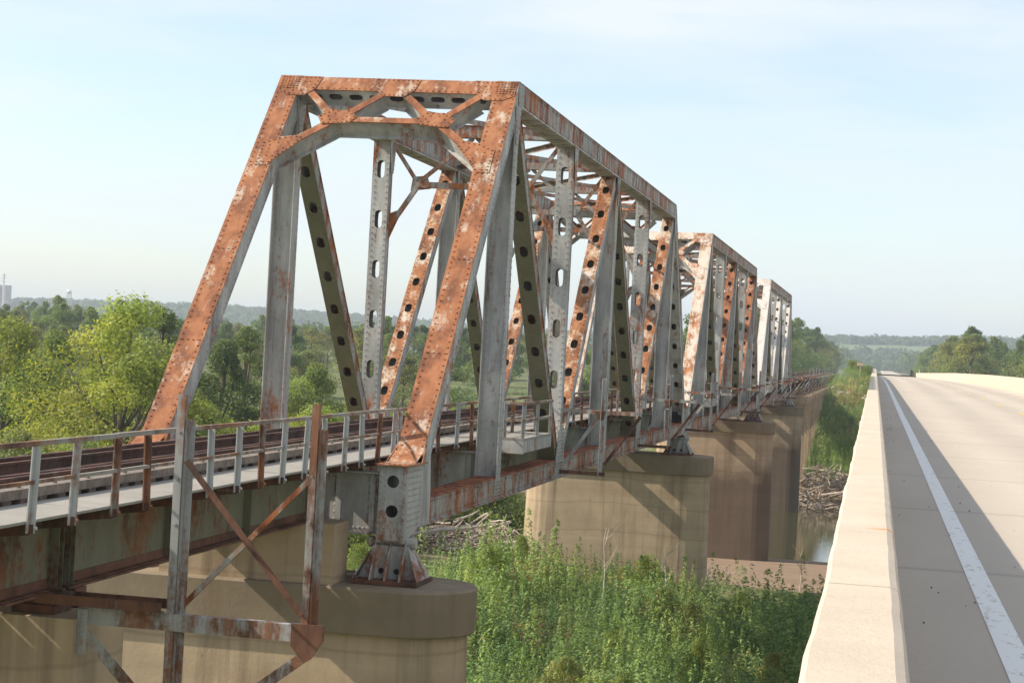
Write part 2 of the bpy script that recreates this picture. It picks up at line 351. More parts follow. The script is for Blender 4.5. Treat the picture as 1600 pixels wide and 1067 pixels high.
# ------------------------------------------------------------------ terrain
RIVER = -14.2
def road_z(y):
    return float(np.interp(y, [-20,0,8,25,55,90,124,154,215,300,412,500,700,1000,3000], [-1.62,-1.59,-1.56,-1.50,-1.42,-1.31,-1.22,-1.22,-1.36,-1.72,-2.17,-3.0,-4.6,-5.0,-6.0]))
def road_dx(y): return float(np.interp(y, [-20,0,412,1000,3000], [0.05,0,-1.1,2.0,-0.5]))
def road_sup(y): return float(np.interp(y, [0,120,215,412], [0.0,0.0,0.0,0.0]))
def sstep(a, b, x):
    t = np.clip((x-a)/(b-a), 0, 1); return t*t*(3-2*t)
def ground_z(x, y):
    x = np.asarray(x, float); y = np.asarray(y, float)
    yy = y-0.10*np.clip(-x-12, 0, 400)              # the river bends away to the left
    z = np.interp(yy, [-100,60,82,98,110,122,136,140,150,180,188,194,204,235,300,600,5000], [-11.0,-11.0,-10.7,-11.7,-12.9,-13.5,-13.95,-14.6,-16,-16,-14.8,-13.2,-11.6,-9.6,-7.2,-6.2,-6.5])
    emb = sstep(205, 305, y)*(1-sstep(14, 26, x))*(1-sstep(-15, -27, x))   # embankment under road and railway
    top = np.where(y < 412, -2.9, np.interp(y, [412,500,700,1000,3000], [-2.9,-3.6,-5.0,-5.4,-6.3]))
    z = z*(1-emb)+top*emb
    z = z+0.75*sstep(58, 74, yy)*(1-sstep(85, 97, yy))*(1-sstep(-8.5, -5.5, x))*sstep(-19, -15, x)
    z = z+0.25*np.sin(x*0.31+y*0.17)*np.cos(y*0.23-x*0.11)*(1-emb)*(yy < 118)
    return z
def grid_mesh(name, xs, ys, zf, mat, hole=None):
    X, Y = np.meshgrid(xs, ys); Z = zf(X, Y); n, k = X.shape
    v = np.stack([X, Y, Z], -1).reshape(-1, 3).tolist()
    f = [(j*k+i, j*k+i+1, (j+1)*k+i+1, (j+1)*k+i) for j in range(n-1) for i in range(k-1)]
    me = bpy.data.meshes.new(name); me.from_pydata(v, [], f); me.materials.append(mat); me.polygons.foreach_set('use_smooth', [True]*len(f))
    o = bpy.data.objects.new(name, me); COL.objects.link(o); return o
xs = np.unique(np.concatenate([np.linspace(-3500,-200,24), np.linspace(-200,-60,30), np.linspace(-60,40,90), np.linspace(40,250,24), np.linspace(250,2500,14)]))
ys = np.unique(np.concatenate([np.linspace(-60,40,16), np.linspace(40,330,170), np.linspace(330,700,40), np.linspace(700,6000,30)]))
struct(grid_mesh('ground', xs, ys, ground_z, M['ground']))
struct(grid_mesh('river', np.linspace(-600, 300, 40), np.linspace(105, 260, 8), lambda X, Y: X*0+RIVER, M['water']))

# hills: bluffs 2 to 3 km away with a lumpy wooded skyline
def hill_z(X, Y):
    rs = np.random.RandomState(3)
    h = 30+8*np.sin(X*0.0021+1.2)+5*np.sin(X*0.0057+0.4)-8*np.exp(-((X+350)/260)**2)-4*np.exp(-((X-30)/120)**2)
    rise = sstep(1700, 2350, Y)*(1-0.25*sstep(2500, 3200, Y))
    lump = np.zeros_like(X)
    for _ in range(9):
        a, b_, c, d = rs.uniform(0.02,0.11), rs.uniform(0.02,0.11), rs.uniform(0,6), rs.uniform(0,6); lump += 0*np.abs(np.sin(X*a+c)*np.sin(Y*b_+d))
    field = np.exp(-((X-25)/90)**2)*np.exp(-((Y-2050)/170)**2)
    return -7+h*rise+lump*0.9*rise*(1-np.clip(field*2.5, 0, 1))
hl = grid_mesh('hill', np.linspace(-2600, 1500, 420), np.linspace(1650, 3300, 90), hill_z, M['hill']); struct(hl)
fl = grid_mesh('field', np.linspace(-45, 105, 20), np.linspace(2070, 2165, 16), lambda X, Y: hill_z(X, Y)+0.8, M['field']); struct(fl)

# ------------------------------------------------------------------ road bridge
def strip(name, x0, x1, ys_, dz, mat, parent=None, thick=None):
    mb = MB()
    for a, b in zip(ys_[:-1], ys_[1:]):
        P = lambda x, y, e=0: (x+road_dx(y), y, road_z(y)+road_sup(y)*x+dz+e)
        mb.quad([P(x0,a), P(x1,a), P(x1,b), P(x0,b)])
        if thick:
            mb.quad([P(x0,a,-thick), P(x0,b,-thick), P(x1,b,-thick), P(x1,a,-thick)])
            mb.quad([P(x0,a,-thick), P(x0,a), P(x0,b), P(x0,b,-thick)]); mb.quad([P(x1,a), P(x1,a,-thick), P(x1,b,-thick), P(x1,b)])
    return mb.build(name, mat, parent)
ry = list(np.linspace(-6, 412, 84)); ry2 = list(np.linspace(412, 1000, 50))+list(np.linspace(1050, 3000, 30))
road = struct(strip('road', -0.05, 8.75, ry, 0, M['road'], thick=0.45))
road2 = struct(strip('road', -0.6, 9.4, ry2, 0.25, M['road'], thick=0.9))
strip('edge_line', 0.75, 0.91, ry, 0.004, M['wline'], road)
strip('edge_line', 8.0, 8.12, ry, 0.004, M['wline'], road)
strip('edge_line', 8.4, 8.9, ry2, 0.256, M['wline'], road2); strip('edge_line', 0.2, 0.4, ry2, 0.256, M['wline'], road2)
for k in range(34):
    y0 = 4+k*12.2; strip('centre_dash', 4.86, 4.98, [y0, y0+1.5, y0+3], 0.004, M['yline'], road)
def parapet(label, x0, x1, h, jag):
    root = thing('parapet_wall', label, 'parapet', (0, 0, road_z(0)))
    y = -6.0; sg = 12.0; k = 0
    while y < 411:
        ye = min(y+sg, 412); mb = MB(); n = 60 if y < 30 else (24 if y < 80 else 8); prev = None
        for i in range(n+1):
            yy = y+0.006+(ye-y-0.012)*i/n; dx = road_dx(yy); zb = road_z(yy)+road_sup(yy)*(x0+x1)/2; zt = zb+h
            j = jag*(0.5 if y < 12 else 0.12)*(rnd.random()-0.5)+jag*0.9*(math.sin(yy*1.7)*math.sin(yy*0.63+1)+0.6*math.sin(yy*4.1+2)*math.sin(yy*1.13))
            ja = 0.004*(rnd.random()-0.5)
            prof = [(x0+dx, zb-0.5), (x0+dx+j*0.4, zt-0.10), (x0+dx+0.008+j, zt-0.015), (x0+dx+0.022+j, zt), (x1+dx-0.035+ja, zt), (x1+dx-0.012+ja, zt-0.010), (x1+dx+ja*0.5, zt-0.04), (x1+dx+0.012, zb-0.02)]
            i0 = len(mb.v); mb.v.extend((px, yy, pz) for px, pz in prof)
            if prev is not None:
                for q in range(len(prof)-1): mb.f.append((prev+q, prev+q+1, i0+q+1, i0+q)); mb.m.append(0)
            else: mb.f.append(tuple(range(i0, i0+len(prof)))); mb.m.append(0)
            prev = i0
        mb.f.append(tuple(range(prev, prev+8))[::-1]); mb.m.append(0)
        mb.build('wall_segment', M['parapet'], root)
        y = ye; k += 1
    return root
parapet('pale concrete parapet with chipped edge running between the river and the shaded shoulder', -0.131, 0.117, 0.89, 0.006)
parapet('sunlit concrete parapet on the far side of the road, below the tree line', 8.55, 8.9, 0.90, 0.004)
for k, y in enumerate((40, 105, 215, 285)):
    mb = MB(); z0 = float(ground_z(4.3, y))-0.5; zt = road_z(y)-0.46
    mb.abox(-0.1, 8.9, y-0.7, y+0.7, zt-1.0, zt+0.12); mb.abox(1.2, 2.4, y-0.5, y+0.5, z0, zt-1.0); mb.abox(6.4, 7.6, y-0.5, y+0.5, z0, zt-1.0)
    o = mb.build('road_pier', M['slab'], None, (4.3, y, z0)); tag(o, 'concrete pier under the road bridge deck', 'pier', 'piers under the road bridge')
mb = MB()
for k in range(60):
    y = rnd.uniform(7, 60); x = rnd.uniform(0.22, 0.78) if k % 3 else rnd.uniform(0.98, 1.9); r = rnd.uniform(0.003, 0.007)*(1+y/60)
    z = road_z(y)+road_sup(y)*x; mb.tube([(x+road_dx(y), y, z+0.001), (x+road_dx(y)+r*0.3, y, z+r), (x+road_dx(y), y+r*0.2, z+r*1.5)], [r, r*0.9, r*0.3], 5)
tag(mb.build('road_grit', M['bark']), 'loose dark grit scattered along the road shoulder', 'grit', kind='stuff')

# ------------------------------------------------------------------ railway bridge dimensions
XC = -10.916; XN = XC+2.5; XL = XC-2.5; HW = 0.24
Y0 = 33.405; PN = 8.331; SPAN = 6*PN
ZT, ZTB = 5.8175, 5.28           # top chord
ZBT, ZBB = -2.95, -3.40          # bottom chord
RIVK = 0.155

def box_member(mb, rv, A, B, w, d, front='solid', back='solid', hole=(0.095, 0.17, 1.15), m_front=0, m_web=1, m_back=1, front_n=None, end=0.5):
    """built-up box; sides along X. front_n = outward normal of the front cover"""
    A = Vector(A); B = Vector(B); t = (B-A); Ln = t.length; t.normalize(); s = Vector((1,0,0)); n = Vector(front_n).normalized()
    n = (n-t*n.dot(t)).normalized()
    th = 0.02
    for sg in (-1, 1): mb.box((A+B)/2+s*(sg*(w/2-th/2)), (s, t, n), (th/2, Ln/2, d/2-0.011), m_web)
    for sg, kind, mt in ((1, front, m_front), (-1, back, m_back)):
        O = A+n*(sg*(d/2))
        if kind == 'solid': mb.box(O+t*(Ln/2), (s, t, n), (w/2+0.02, Ln/2, th/2), mt)
        else:
            k = max(1, int(round((Ln-2*end)/hole[2]))); hs = [end+(Ln-2*end)*i/k for i in range(k+1)]
            mb.perf(O, s if sg > 0 else -s, t, n*sg, w+0.04, Ln, th, hs, hole[0], hole[1], mt)
    if rv is not None:
        for sg in (-1, 1):
            rv.rivrow(A+s*(sg*(w/2-0.045))+n*(d/2+0.011)+t*0.1, B+s*(sg*(w/2-0.045))+n*(d/2+0.011)-t*0.1, n, RIVK, m_front)
            if front == 'solid' and Ln > 6: pass
        for sg in (-1, 1):
            rv.rivrow(A+s*(w/2+0.001)+n*(sg*(d/2-0.07))+t*0.1, B+s*(w/2+0.001)+n*(sg*(d/2-0.07))-t*0.1, s, RIVK*1.1, m_web)

def build_truss():
    root = thing('truss_span', 'x', 'truss bridge', (XC, Y0, -3.40))
    def part(mb, name, mats, parent=root): return mb.build(name, mats, parent)
    def with_riv(mb, rv, name, mats):
        p = part(mb, name, mats)
        if rv.v:
            r = rv.build('rivets', mats, p); r['kind'] = 'stuff'
        return p
    Y6 = Y0+SPAN
    U = [Y0+PN*i for i in range(7)]
    for side, xc in ((1, XN), (-1, XL)):
        s = Vector((1,0,0))
        # end posts
        for e in (0, 1):
            g = (lambda y: y) if e == 0 else (lambda y: Y0+Y6-y)
            F0 = Vector((xc, g(34.35), -2.15)); F1 = Vector((xc, g(41.72), 5.80)); nf = Vector((0, -0.735 if e == 0 else 0.735, 0.678))
            d = 0.46; mb = MB(); rv = MB()
            t = (F1-F0).normalized(); nf = (nf-t*nf.dot(t)).normalized()
            A = F0-nf*(d/2); B = F1-nf*(d/2)-t*0.02
            box_member(mb, rv, A, B, 2*HW, d, 'solid', 'perf', m_front=0, m_web=1, m_back=1, front_n=nf)
            for v in (2.6, 5.2, 7.8):     # cover plate splices: cross rows of rivets
                rv.rivrow(F0+t*v-s*0.16+nf*0.011, F0+t*v+s*0.16+nf*0.011, nf, 0.08, 0)
            with_riv(mb, rv, 'end_post', [M['rust'], M['gray']])
            # collar
            mb = MB(); rv = MB()
            ya, yb = sorted((g(33.16), g(34.55)))
            mb.abox(xc-0.33, xc+0.33, ya, yb, -2.262, -2.238, 0)
            for q in range(5): rv.rivet((xc-0.2+q*0.1, g(33.28), -2.238), (0,0,1), 0.023, 0)
            yk = g(34.0)
            for sg in (-1, 1): mb.prism([(xc+sg*0.33, yk, -2.24), (xc+sg*0.25, g(34.62), -2.24), (xc+sg*0.25, g(34.62), -1.92)][::1], (sg*1.0, 0, 0), 0.015, 0)
            mb.prism([(xc-0.26, g(33.9), -2.238), (xc+0.26, g(33.9), -2.238), (xc+0.26, g(34.36), -2.06), (xc-0.26, g(34.36), -2.06)] if e == 0 else [(xc+0.26, g(33.9), -2.238), (xc-0.26, g(33.9), -2.238), (xc-0.26, g(34.36), -2.06), (xc+0.26, g(34.36), -2.06)], (0, 0, 1), 0.014, 0)
            with_riv(mb, rv, 'post_collar', [M['rust'], M['gray']])
            # shoe column with two hand holes and riveted side gussets
            mb = MB(); rv = MB(); yf = g(33.29); yd = 1 if e == 0 else -1
            mb.perf((xc, yf, -3.60), (yd,0,0), (0,0,1), (0,-yd,0), 0.36, 1.34, 0.02, [0.52, 1.05], 0.112, 0.113, 0)
            for sg in (-1, 1):
                mb.abox(xc+sg*0.18, xc+sg*0.255, min(yf-yd*0.02, yf+yd*0.05), max(yf-yd*0.02, yf+yd*0.05), -3.64, -2.264, 0)   # corner angles
                mb.prism([(xc+sg*0.24, g(33.33), -3.62), (xc+sg*0.24, g(34.35), -3.42), (xc+sg*0.24, g(35.15), -3.42), (xc+sg*0.24, g(35.15), -2.94), (xc+sg*0.24, g(34.98), -2.0), (xc+sg*0.24, g(34.62), -2.25), (xc+sg*0.24, g(33.33), -2.265)], (sg,0,0), 0.02, 0)
                for zz in np.arange(-3.5, -2.3, 0.105):
                    rv.rivet((xc+sg*0.216, yf-yd*0.021, zz), (0,-yd,0), 0.023, 0)
                for zz in np.arange(-3.35, -2.35, 0.11):
                    for q in range(8):
                        yy = 33.42+q*0.12
                        if side*sg > 0 or sg > 0: rv.rivet((xc+sg*0.262, g(yy), zz), (sg,0,0), 0.022, 0)
            for zz in np.arange(-3.5, -2.35, 0.11):
                for sg in (-1, 1): rv.rivet((xc+sg*0.135, yf-yd*0.011, zz), (0,-yd,0), 0.02, 0)
            mb.abox(xc-0.2, xc+0.2, min(g(33.36), g(34.3)), max(g(33.36), g(34.3)), -3.64, -3.60, 0)
            with_riv(mb, rv, 'shoe_column', [M['gray'], M['gray']])
            # bearing shoe
            mb = MB(); zb = -4.345; yc = g(33.52)
            mb.abox(xc-0.62, xc+0.62, yc-0.62, yc+0.62, zb-0.01, zb+0.06, 1)
            for sg in (-1, 1):
                for q in (-0.27, 0.0, 0.27):
                    mb.prism([(xc+q+sg*0.0-0.012, yc-0.55, zb+0.06), (xc+q-0.012, yc+0.55, zb+0.06), (xc+q-0.012, yc+0.16, -3.66), (xc+q-0.012, yc-0.16, -3.66)][::-1], (1,0,0), 0.024, 0) if sg > 0 else None
                mb.prism([(xc-0.56, yc+sg*0.20, zb+0.06), (xc+0.56, yc+sg*0.20, zb+0.06), (xc+0.30, yc+sg*0.14, -3.70), (xc-0.30, yc+sg*0.14, -3.70)][::(1 if sg < 0 else -1)], (0,sg,0), 0.02, 0)
                mb.prism([(xc+sg*0.30, yc-0.14, -3.7), (xc+sg*0.58, yc-0.5, zb+0.06), (xc+sg*0.58, yc+0.5, zb+0.06), (xc+sg*0.30, yc+0.14, -3.7)][::(1 if sg < 0 else -1)], (sg*0.9,0,0.4), 0.018, 0)
            mb.tube([(xc-0.36, yc, -3.66), (xc+0.36, yc, -3.66)], 0.075, 12, 0)
            for sg in (-1, 1): mb.tube([(xc+sg*0.36, yc, -3.66), (xc+sg*0.43, yc, -3.66)], 0.10, 8, 0)
            for q in (-0.14, 0.14): mb.tube([(xc+q, yc-0.225, zb+0.20), (xc+q, yc-0.19, zb+0.20)], 0.05, 10, 2)  # black discs painted in for the shade inside two plate holes
            for a in (-0.52, 0.52):
                for b_ in (-0.52, 0.52): mb.tube([(xc+a, yc+b_, zb+0.06), (xc+a, yc+b_, zb+0.13)], 0.035, 6, 1)
            part(mb, 'bearing_shoe', [M['gray'], M['darkrust'], M['black']])
        # top chord
        mb = MB(); rv = MB()
        A = Vector((xc, U[1]-0.02, (ZT+ZTB)/2)); B = Vector((xc, U[5]+0.02, (ZT+ZTB)/2))
        box_member(mb, rv, A, B, 2*HW, ZT-ZTB, 'solid', 'perf', (0.16, 0.085, 0.50), 0, 0, 1, (0,0,1))
        mb.abox(xc+HW-0.005, xc+HW+0.045, U[1]+0.3, U[5]-0.3, ZTB-0.012, ZTB+0.03, 1)
        for i in range(1, 6):
            ha, hb = (0.0, 0.6) if i == 1 else (0.6, 0.0) if i == 5 else (0.19, 0.19)
            mb.abox(xc+HW+0.001, xc+HW+0.017, U[i]-ha, U[i]+hb, ZTB-0.03, ZT-0.03, 0)
            for yy in np.arange(U[i]-ha+0.06, U[i]+hb, 0.125):
                for zz in np.arange(ZTB+0.04, ZT-0.05, 0.075): rv.rivet((xc+HW+0.017, yy, zz), (1,0,0), 0.022, 1)
        for q in range(1, 16):
            yy = U[1]+(U[5]-U[1])*q/16
            if q % 4: mb.abox(xc+HW+0.001, xc+HW+0.011, yy-0.02, yy+0.02, ZTB+0.02, ZT-0.02, 0)
        with_riv(mb, rv, 'top_chord', [M['grayrust'], M['gray']])
        # bottom chord
        mb = MB(); rv = MB()
        A = Vector((xc, U[0]+0.85, (ZBT+ZBB)/2)); B = Vector((xc, U[6]-0.85, (ZBT+ZBB)/2))
        box_member(mb, rv, A, B, 2*HW-0.03, ZBT-ZBB, 'perf', 'solid', (0.15, 0.085, 0.52), 1, 0, 0, (0,0,1))
        for sg in (-1, 1): mb.abox(xc+sg*(HW-0.01)-0.05, xc+sg*(HW-0.01)+0.05, A.y, B.y, ZBB-0.035, ZBB-0.014, 0)
        for i in range(1, 6):
            hw = 0.30 if i % 2 else 0.62
            mb.abox(xc+HW-0.013, xc+HW+0.008, U[i]-hw, U[i]+hw, ZBB+0.01, ZBT-0.01, 2)
            for yy in np.arange(U[i]-hw+0.06, U[i]+hw, 0.12):
                for zz in np.arange(ZBB+0.06, ZBT-0.03, 0.075): rv.rivet((xc+HW+0.008, yy, zz), (1,0,0), 0.022, 0)
        with_riv(mb, rv, 'bottom_chord', [M['grayrust'], M['chordtop'], M['gray']])
        # verticals
        for i in range(1, 6):
            mb = MB(); rv = MB(); z0, z1 = ZBT+0.012, ZTB-0.012
            if i % 2:       # solid H section: web across, flanges along
                mb.abox(xc-HW+0.02, xc+HW-0.02, U[i]-0.011, U[i]+0.011, z0, z1, 0)
                for sg in (-1, 1):
                    mb.abox(xc+sg*HW-0.01, xc+sg*HW+0.01, U[i]-0.22, U[i]+0.22, z0-(0.40 if sg > 0 else 0), z1, 0)
                    mb.abox(xc+sg*(HW-0.065)-0.055, xc+sg*(HW-0.065)+0.055, U[i]-0.030, U[i]-0.0112, z0, z1, 0)
                    rv.rivrow((xc+sg*(HW-0.06), U[i]-0.031, z0+0.1), (xc+sg*(HW-0.06), U[i]-0.031, z1-0.1), (0,-1,0), RIVK, 0)
                for q in (-0.16, 0.16): rv.rivrow((xc+HW+0.011, U[i]+q, z0+0.1), (xc+HW+0.011, U[i]+q, z1-0.1), (1,0,0), RIVK, 0)
                nm = 'vertical_post'; mt = [M['gray'], M['gray']]
            else:
                A = Vector((xc, U[i], z0)); B = Vector((xc, U[i], z1))
                box_member(mb, rv, A, B, 2*HW-0.06, 0.36, 'perf', 'perf', (0.105, 0.24, 1.45), 0, 0, 0, (0,-1,0), end=0.75)
                nm = 'vertical_post'; mt = [M['gray'], M['gray']]
            # gusset at the top outside
            mb.prism([(xc+HW+0.018, U[i]-0.30, ZTB-0.02), (xc+HW+0.018, U[i]-0.12, ZTB-0.85), (xc+HW+0.018, U[i]+0.12, ZTB-0.85), (xc+HW+0.018, U[i]+0.30, ZTB-0.02)], (1,0,0), 0.014, 0)
            for q in range(6):
                for k in (-1, 1): rv.rivet((xc+HW+0.032, U[i]+k*(0.19-0.018*q), ZTB-0.08-0.13*q), (1,0,0), 0.022, 0)
            if i % 2 == 0:   # lower gusset
                mb.prism([(xc+HW-0.012, U[i]-0.62, ZBT-0.01), (xc+HW-0.012, U[i]+0.62, ZBT-0.01), (xc+HW-0.012, U[i]+0.34, -2.05), (xc+HW-0.012, U[i]-0.34, -2.05)], (1,0,0), 0.02, 0)
                for zz in np.arange(-2.85, -2.05, 0.10):
                    for q in (-0.36, -0.26, -0.04, 0.06, 0.28, 0.38): rv.rivet((xc+HW+0.009, U[i]+q, zz), (1,0,0), 0.022, 0)
            with_riv(mb, rv, nm, mt)
        # diagonals: U1-L2, L2-U3, U3-L4, L4-U5
        for a, b_, down in ((1,2,True), (3,2,False), (3,4,True), (5,4,False)):
            mb = MB(); rv = MB()
            T = Vector((xc, U[a]+(0.28 if b_ > a else -0.28), ZTB-0.05)); Bt = Vector((xc, U[b_]+(-0.28 if b_ > a else 0.28), ZBT+0.05))
            fn = (0,-1,-0.9) if down else (0,-1,0.9)
            box_member(mb, rv, Bt, T, 2*HW-0.09, 0.36, 'perf', 'perf', (0.10, 0.17, 1.12), 0, 1, 1 if down else 1, fn, end=0.75)
            mt = [M['olive'], M['grayrust']] if down else [M['rustmix'], M['gray']]  # down-facing covers take the gray with shade painted in
            with_riv(mb, rv, 'diagonal', mt)
    # portals at both ends
    for e in (0, 1):
        g = (lambda y: y) if e == 0 else (lambda y: Y0+Y6-y)
        F0 = Vector((0, g(34.35), -2.15)); F1 = Vector((0, g(41.72), 5.80)); tv = (F0-F1).normalized()
        nf = Vector((0, -0.735 if e == 0 else 0.735, 0.678)); nf = (nf-tv*nf.dot(tv)).normalized()
        X0 = XL-HW; sgn = 1
        P = lambda u, v, d=0.0: Vector((X0+u, 0, 0))+F1+tv*v+nf*d
        WID = 5.0+2*HW
        def isec(name, a, b_, fw_=0.17, dp=0.42, off=0.0):
            mb = MB(); rv = MB(); A = P(*a, -off); B = P(*b_, -off); t = (B-A).normalized(); s = t.cross(nf).normalized(); c = (A+B)/2; Ln = (B-A).length/2
            mb.box(c, (s, t, nf), (fw_/2, Ln, 0.011), 0)
            mb.box(c-nf*(dp/2), (s, t, nf), (0.010, Ln, dp/2-0.013), 1)
            mb.box(c-nf*dp, (s, t, nf), (fw_/2, Ln, 0.011), 1)
            with_riv(mb, rv, name, [M['rust'], M['gray']])
        # top strut
        mb = MB(); rv = MB()
        a = P(2*HW+0.022, 0.22); b_ = P(WID-2*HW-0.022, 0.22); c = (a+b_)/2; hl_ = (b_-a).length/2
        mb.box(c, (Vector((1,0,0)), tv, nf), (hl_, 0.22, 0.011), 0)
        mb.box(c-nf*0.22-tv*0.21, (Vector((1,0,0)), tv, nf), (hl_, 0.010, 0.205), 0)
        Lp = 2*hl_; hs = [0.35+i*(Lp-0.7)/8 for i in range(9)]
        mb.perf(P(2*HW+0.022, 0.43)-nf*0.225, -tv, (1,0,0), nf, 0.02, 0.001, 0.001, [], 0.1, 0.1, 1) if False else None
        mb.perf(P(2*HW+0.022, 0.40)-nf*0.225, nf, (1,0,0), tv, 0.42, Lp, 0.018, hs, 0.085, 0.16, 1)
        rv.rivrow(P(0.6, 0.39, 0.012), P(WID-0.6, 0.39, 0.012), nf, 0.14, 0)
        mb.box(c-nf*0.445+tv*0.02, (Vector((1,0,0)), tv, nf), (hl_, 0.20, 0.010), 1)
        with_riv(mb, rv, 'portal_strut', [M['rust'], M['gray']])
        isec('portal_strut', (1.46, 1.42), (WID-1.46, 1.42), 0.17, 0.46)
        for m_ in (False, True):
            k = (lambda u: WID-u) if m_ else (lambda u: u)
            isec('portal_brace', (k(0.80), 0.52), (k(1.52), 1.34), off=0.004)
            isec('portal_brace', (k(1.70), 1.36), (k(2.50), 0.50), off=0.008)
            isec('portal_brace', (k(1.60), 1.40), (k(0.44), 2.55), 0.19, 0.46, off=0.012)
            # gusset plates
            for nm, poly in (('corner', [(0.02,0.0),(0.98,0.0),(0.90,0.42),(0.68,0.66),(0.30,0.66),(0.02,0.50)]), ('node', [(1.18,1.36),(1.46,1.14),(1.88,1.14),(2.08,1.36),(1.92,1.56),(1.32,1.62)]), ('knee', [(0.14,2.30),(0.50,2.10),(0.92,2.02),(1.0,2.18),(0.62,2.72),(0.44,3.02),(0.14,3.02)])):
                mb = MB(); rv = MB(); pts = [P(k(u), v, 0.0125) for u, v in poly]
                nrm = (pts[1]-pts[0]).cross(pts[2]-pts[1])
                if nrm.dot(nf) < 0: pts = pts[::-1]
                mb.prism(pts, nf, 0.014, 0)
                cen = sum(pts, Vector())/len(pts)
                for q in range(len(pts)):
                    A = cen.lerp(pts[q], 0.86)+nf*0.014; B = cen.lerp(pts[(q+1) % len(pts)], 0.86)+nf*0.014; rv.rivrow(A, B, nf, 0.10, 0)
                    rv.rivrow(cen.lerp(A, 0.55), cen.lerp(B, 0.55), nf, 0.11, 0)
                if nm == 'corner':
                    for uu in np.arange(0.07, 0.46, 0.075):
                        for vv in np.arange(0.05, 0.44, 0.075): rv.rivet(P(k(uu), vv, 0.027), nf, 0.023, 0)
                with_riv(mb, rv, 'gusset_plate', [M['rust'], M['gray']])
        mb = MB(); rv = MB(); pts = [P(u, v, 0.0125) for u, v in ((2.22,0.02),(3.26,0.02),(3.18,0.40),(2.98,0.62),(2.50,0.62),(2.30,0.40))]
        if (pts[1]-pts[0]).cross(pts[2]-pts[1]).dot(nf) < 0: pts = pts[::-1]
        mb.prism(pts, nf, 0.014, 0); cen = sum(pts, Vector())/6
        for q in range(6): rv.rivrow(cen.lerp(pts[q], 0.86)+nf*0.014, cen.lerp(pts[(q+1) % 6], 0.86)+nf*0.014, nf, 0.10, 0)
        with_riv(mb, rv, 'gusset_plate', [M['rust'], M['gray']])
    # sway frames and top laterals
    for i in range(2, 5):
        mb = MB(); y = U[i]
        mb.abox(XL+HW, XN-HW, y-0.16, y+0.16, 5.44, 5.74, 0); mb.abox(XL+HW, XN-HW, y-0.19, y+0.19, 5.755, 5.775, 1)
        mb.bar((XL+1.0, y, 4.15), (XN-1.0, y, 4.15), 0.16, 0.16)
        for sg, xe in ((1, XL), (-1, XN)):
            mb.bar((xe+sg*1.02, y, 4.15), (xe+sg*HW, y, 2.95), 0.12, 0.12); mb.bar((xe+sg*1.0, y, 4.18), (xe+sg*HW, y, 5.25), 0.10, 0.10)
            mb.bar((xe+sg*1.0, y, 4.2), (XC-sg*0.05, y, 5.44), 0.10, 0.10)
            mb.prism([(xe+sg*HW, y-0.01, 2.6), (xe+sg*HW, y-0.01, 3.35), (xe+sg*0.62, y-0.01, 3.5)], (0,1,0), 0.02, 0)
            mb.prism([(xe+sg*0.8, y-0.01, 3.98), (xe+sg*0.85, y-0.01, 4.36), (xe+sg*1.25, y-0.01, 4.4), (xe+sg*1.35, y-0.01, 4.05)], (0,1,0), 0.02, 0)
        part(mb, 'sway_frame', [M['grayrust'], M['rust']])
    for i in range(1, 5):
        mb = MB()
        mb.angle((XL+HW, U[i]+0.2, 5.50), (XN-HW, U[i+1]-0.2, 5.50), 0.13); mb.angle((XN-HW, U[i]+0.2, 5.40), (XL+HW, U[i+1]-0.2, 5.40), 0.13)
        mb.abox(XC-0.3, XC+0.3, (U[i]+U[i+1])/2-0.3, (U[i]+U[i+1])/2+0.3, 5.44, 5.455, 1)
        part(mb, 'top_lateral', [M['grayrust'], M['rust']])
    # floor system
    for i in range(7):
        mb = MB(); rv = MB(); y = U[i]+(0.12 if i == 0 else -0.12 if i == 6 else 0)
        mb.abox(XL+HW+0.04, XN-HW-0.02, y-0.01, y+0.01, -3.50, -2.44, 0)
        for z in (-3.515, -2.425): mb.abox(XL+HW+0.04, XN-HW-0.02, y-0.16, y+0.16, z-0.013, z+0.013, 0)
        for x in (XN-0.42, XN-1.05, XN-1.5, XL+0.42, XL+1.05, XL+1.5): mb.abox(x-0.05, x+0.05, y-0.06, y-0.011, -3.49, -2.45, 0)
        if i in (0, 2, 4):
            for x in (XN-0.34, XN-0.50, XN-0.97, XN-1.13): rv.rivrow((x, y-0.061 if abs(x-XN+0.42) < 0.02 else y-0.0115, -3.42), (x, y-0.0115, -2.55), (0,-1,0), 0.11, 0)
            rv.rivrow((XN-1.2, y-0.0115, -3.43), (XN-0.3, y-0.0115, -3.43), (0,-1,0), 0.09, 0)
        with_riv(mb, rv, 'floor_beam', [M['gray'], M['gray']])
    for x in (XC-1.0, XC+1.0):
        mb = MB(); mb.abox(x-0.01, x+0.01, U[0]+0.3, U[6]-0.3, -3.2, -2.42, 0)
        for z in (-3.21, -2.41): mb.abox(x-0.15, x+0.15, U[0]+0.3, U[6]-0.3, z-0.012, z+0.012, 0)
        for q in range(24): yy = U[0]+1+q*2.0; mb.abox(x+0.011, x+0.09, yy-0.006, yy+0.006, -3.19, -2.43, 0)
        part(mb, 'stringer', [M['grayrust']])
    return root
truss = build_truss()
truss['label'] = 'weathered steel truss span with fully rusted orange end posts on the pedestal pier'
truss['group'] = 'railway truss spans'
M['rustpatch'] = steel('patchy_rust_plate', (0.60,0.54,0.46), (0.58,0.47,0.36), 0.42, rust=((0.38,0.145,0.052),(0.47,0.21,0.085),(0.22,0.08,0.03)))
mm2 = {'rusted_plate': M['rustpatch'], 'half_rusted_plate': M['rust']}
mm3 = {'rusted_plate': M['palerust'], 'half_rusted_plate': M['palerust'], 'painted_steel': M['pale']}
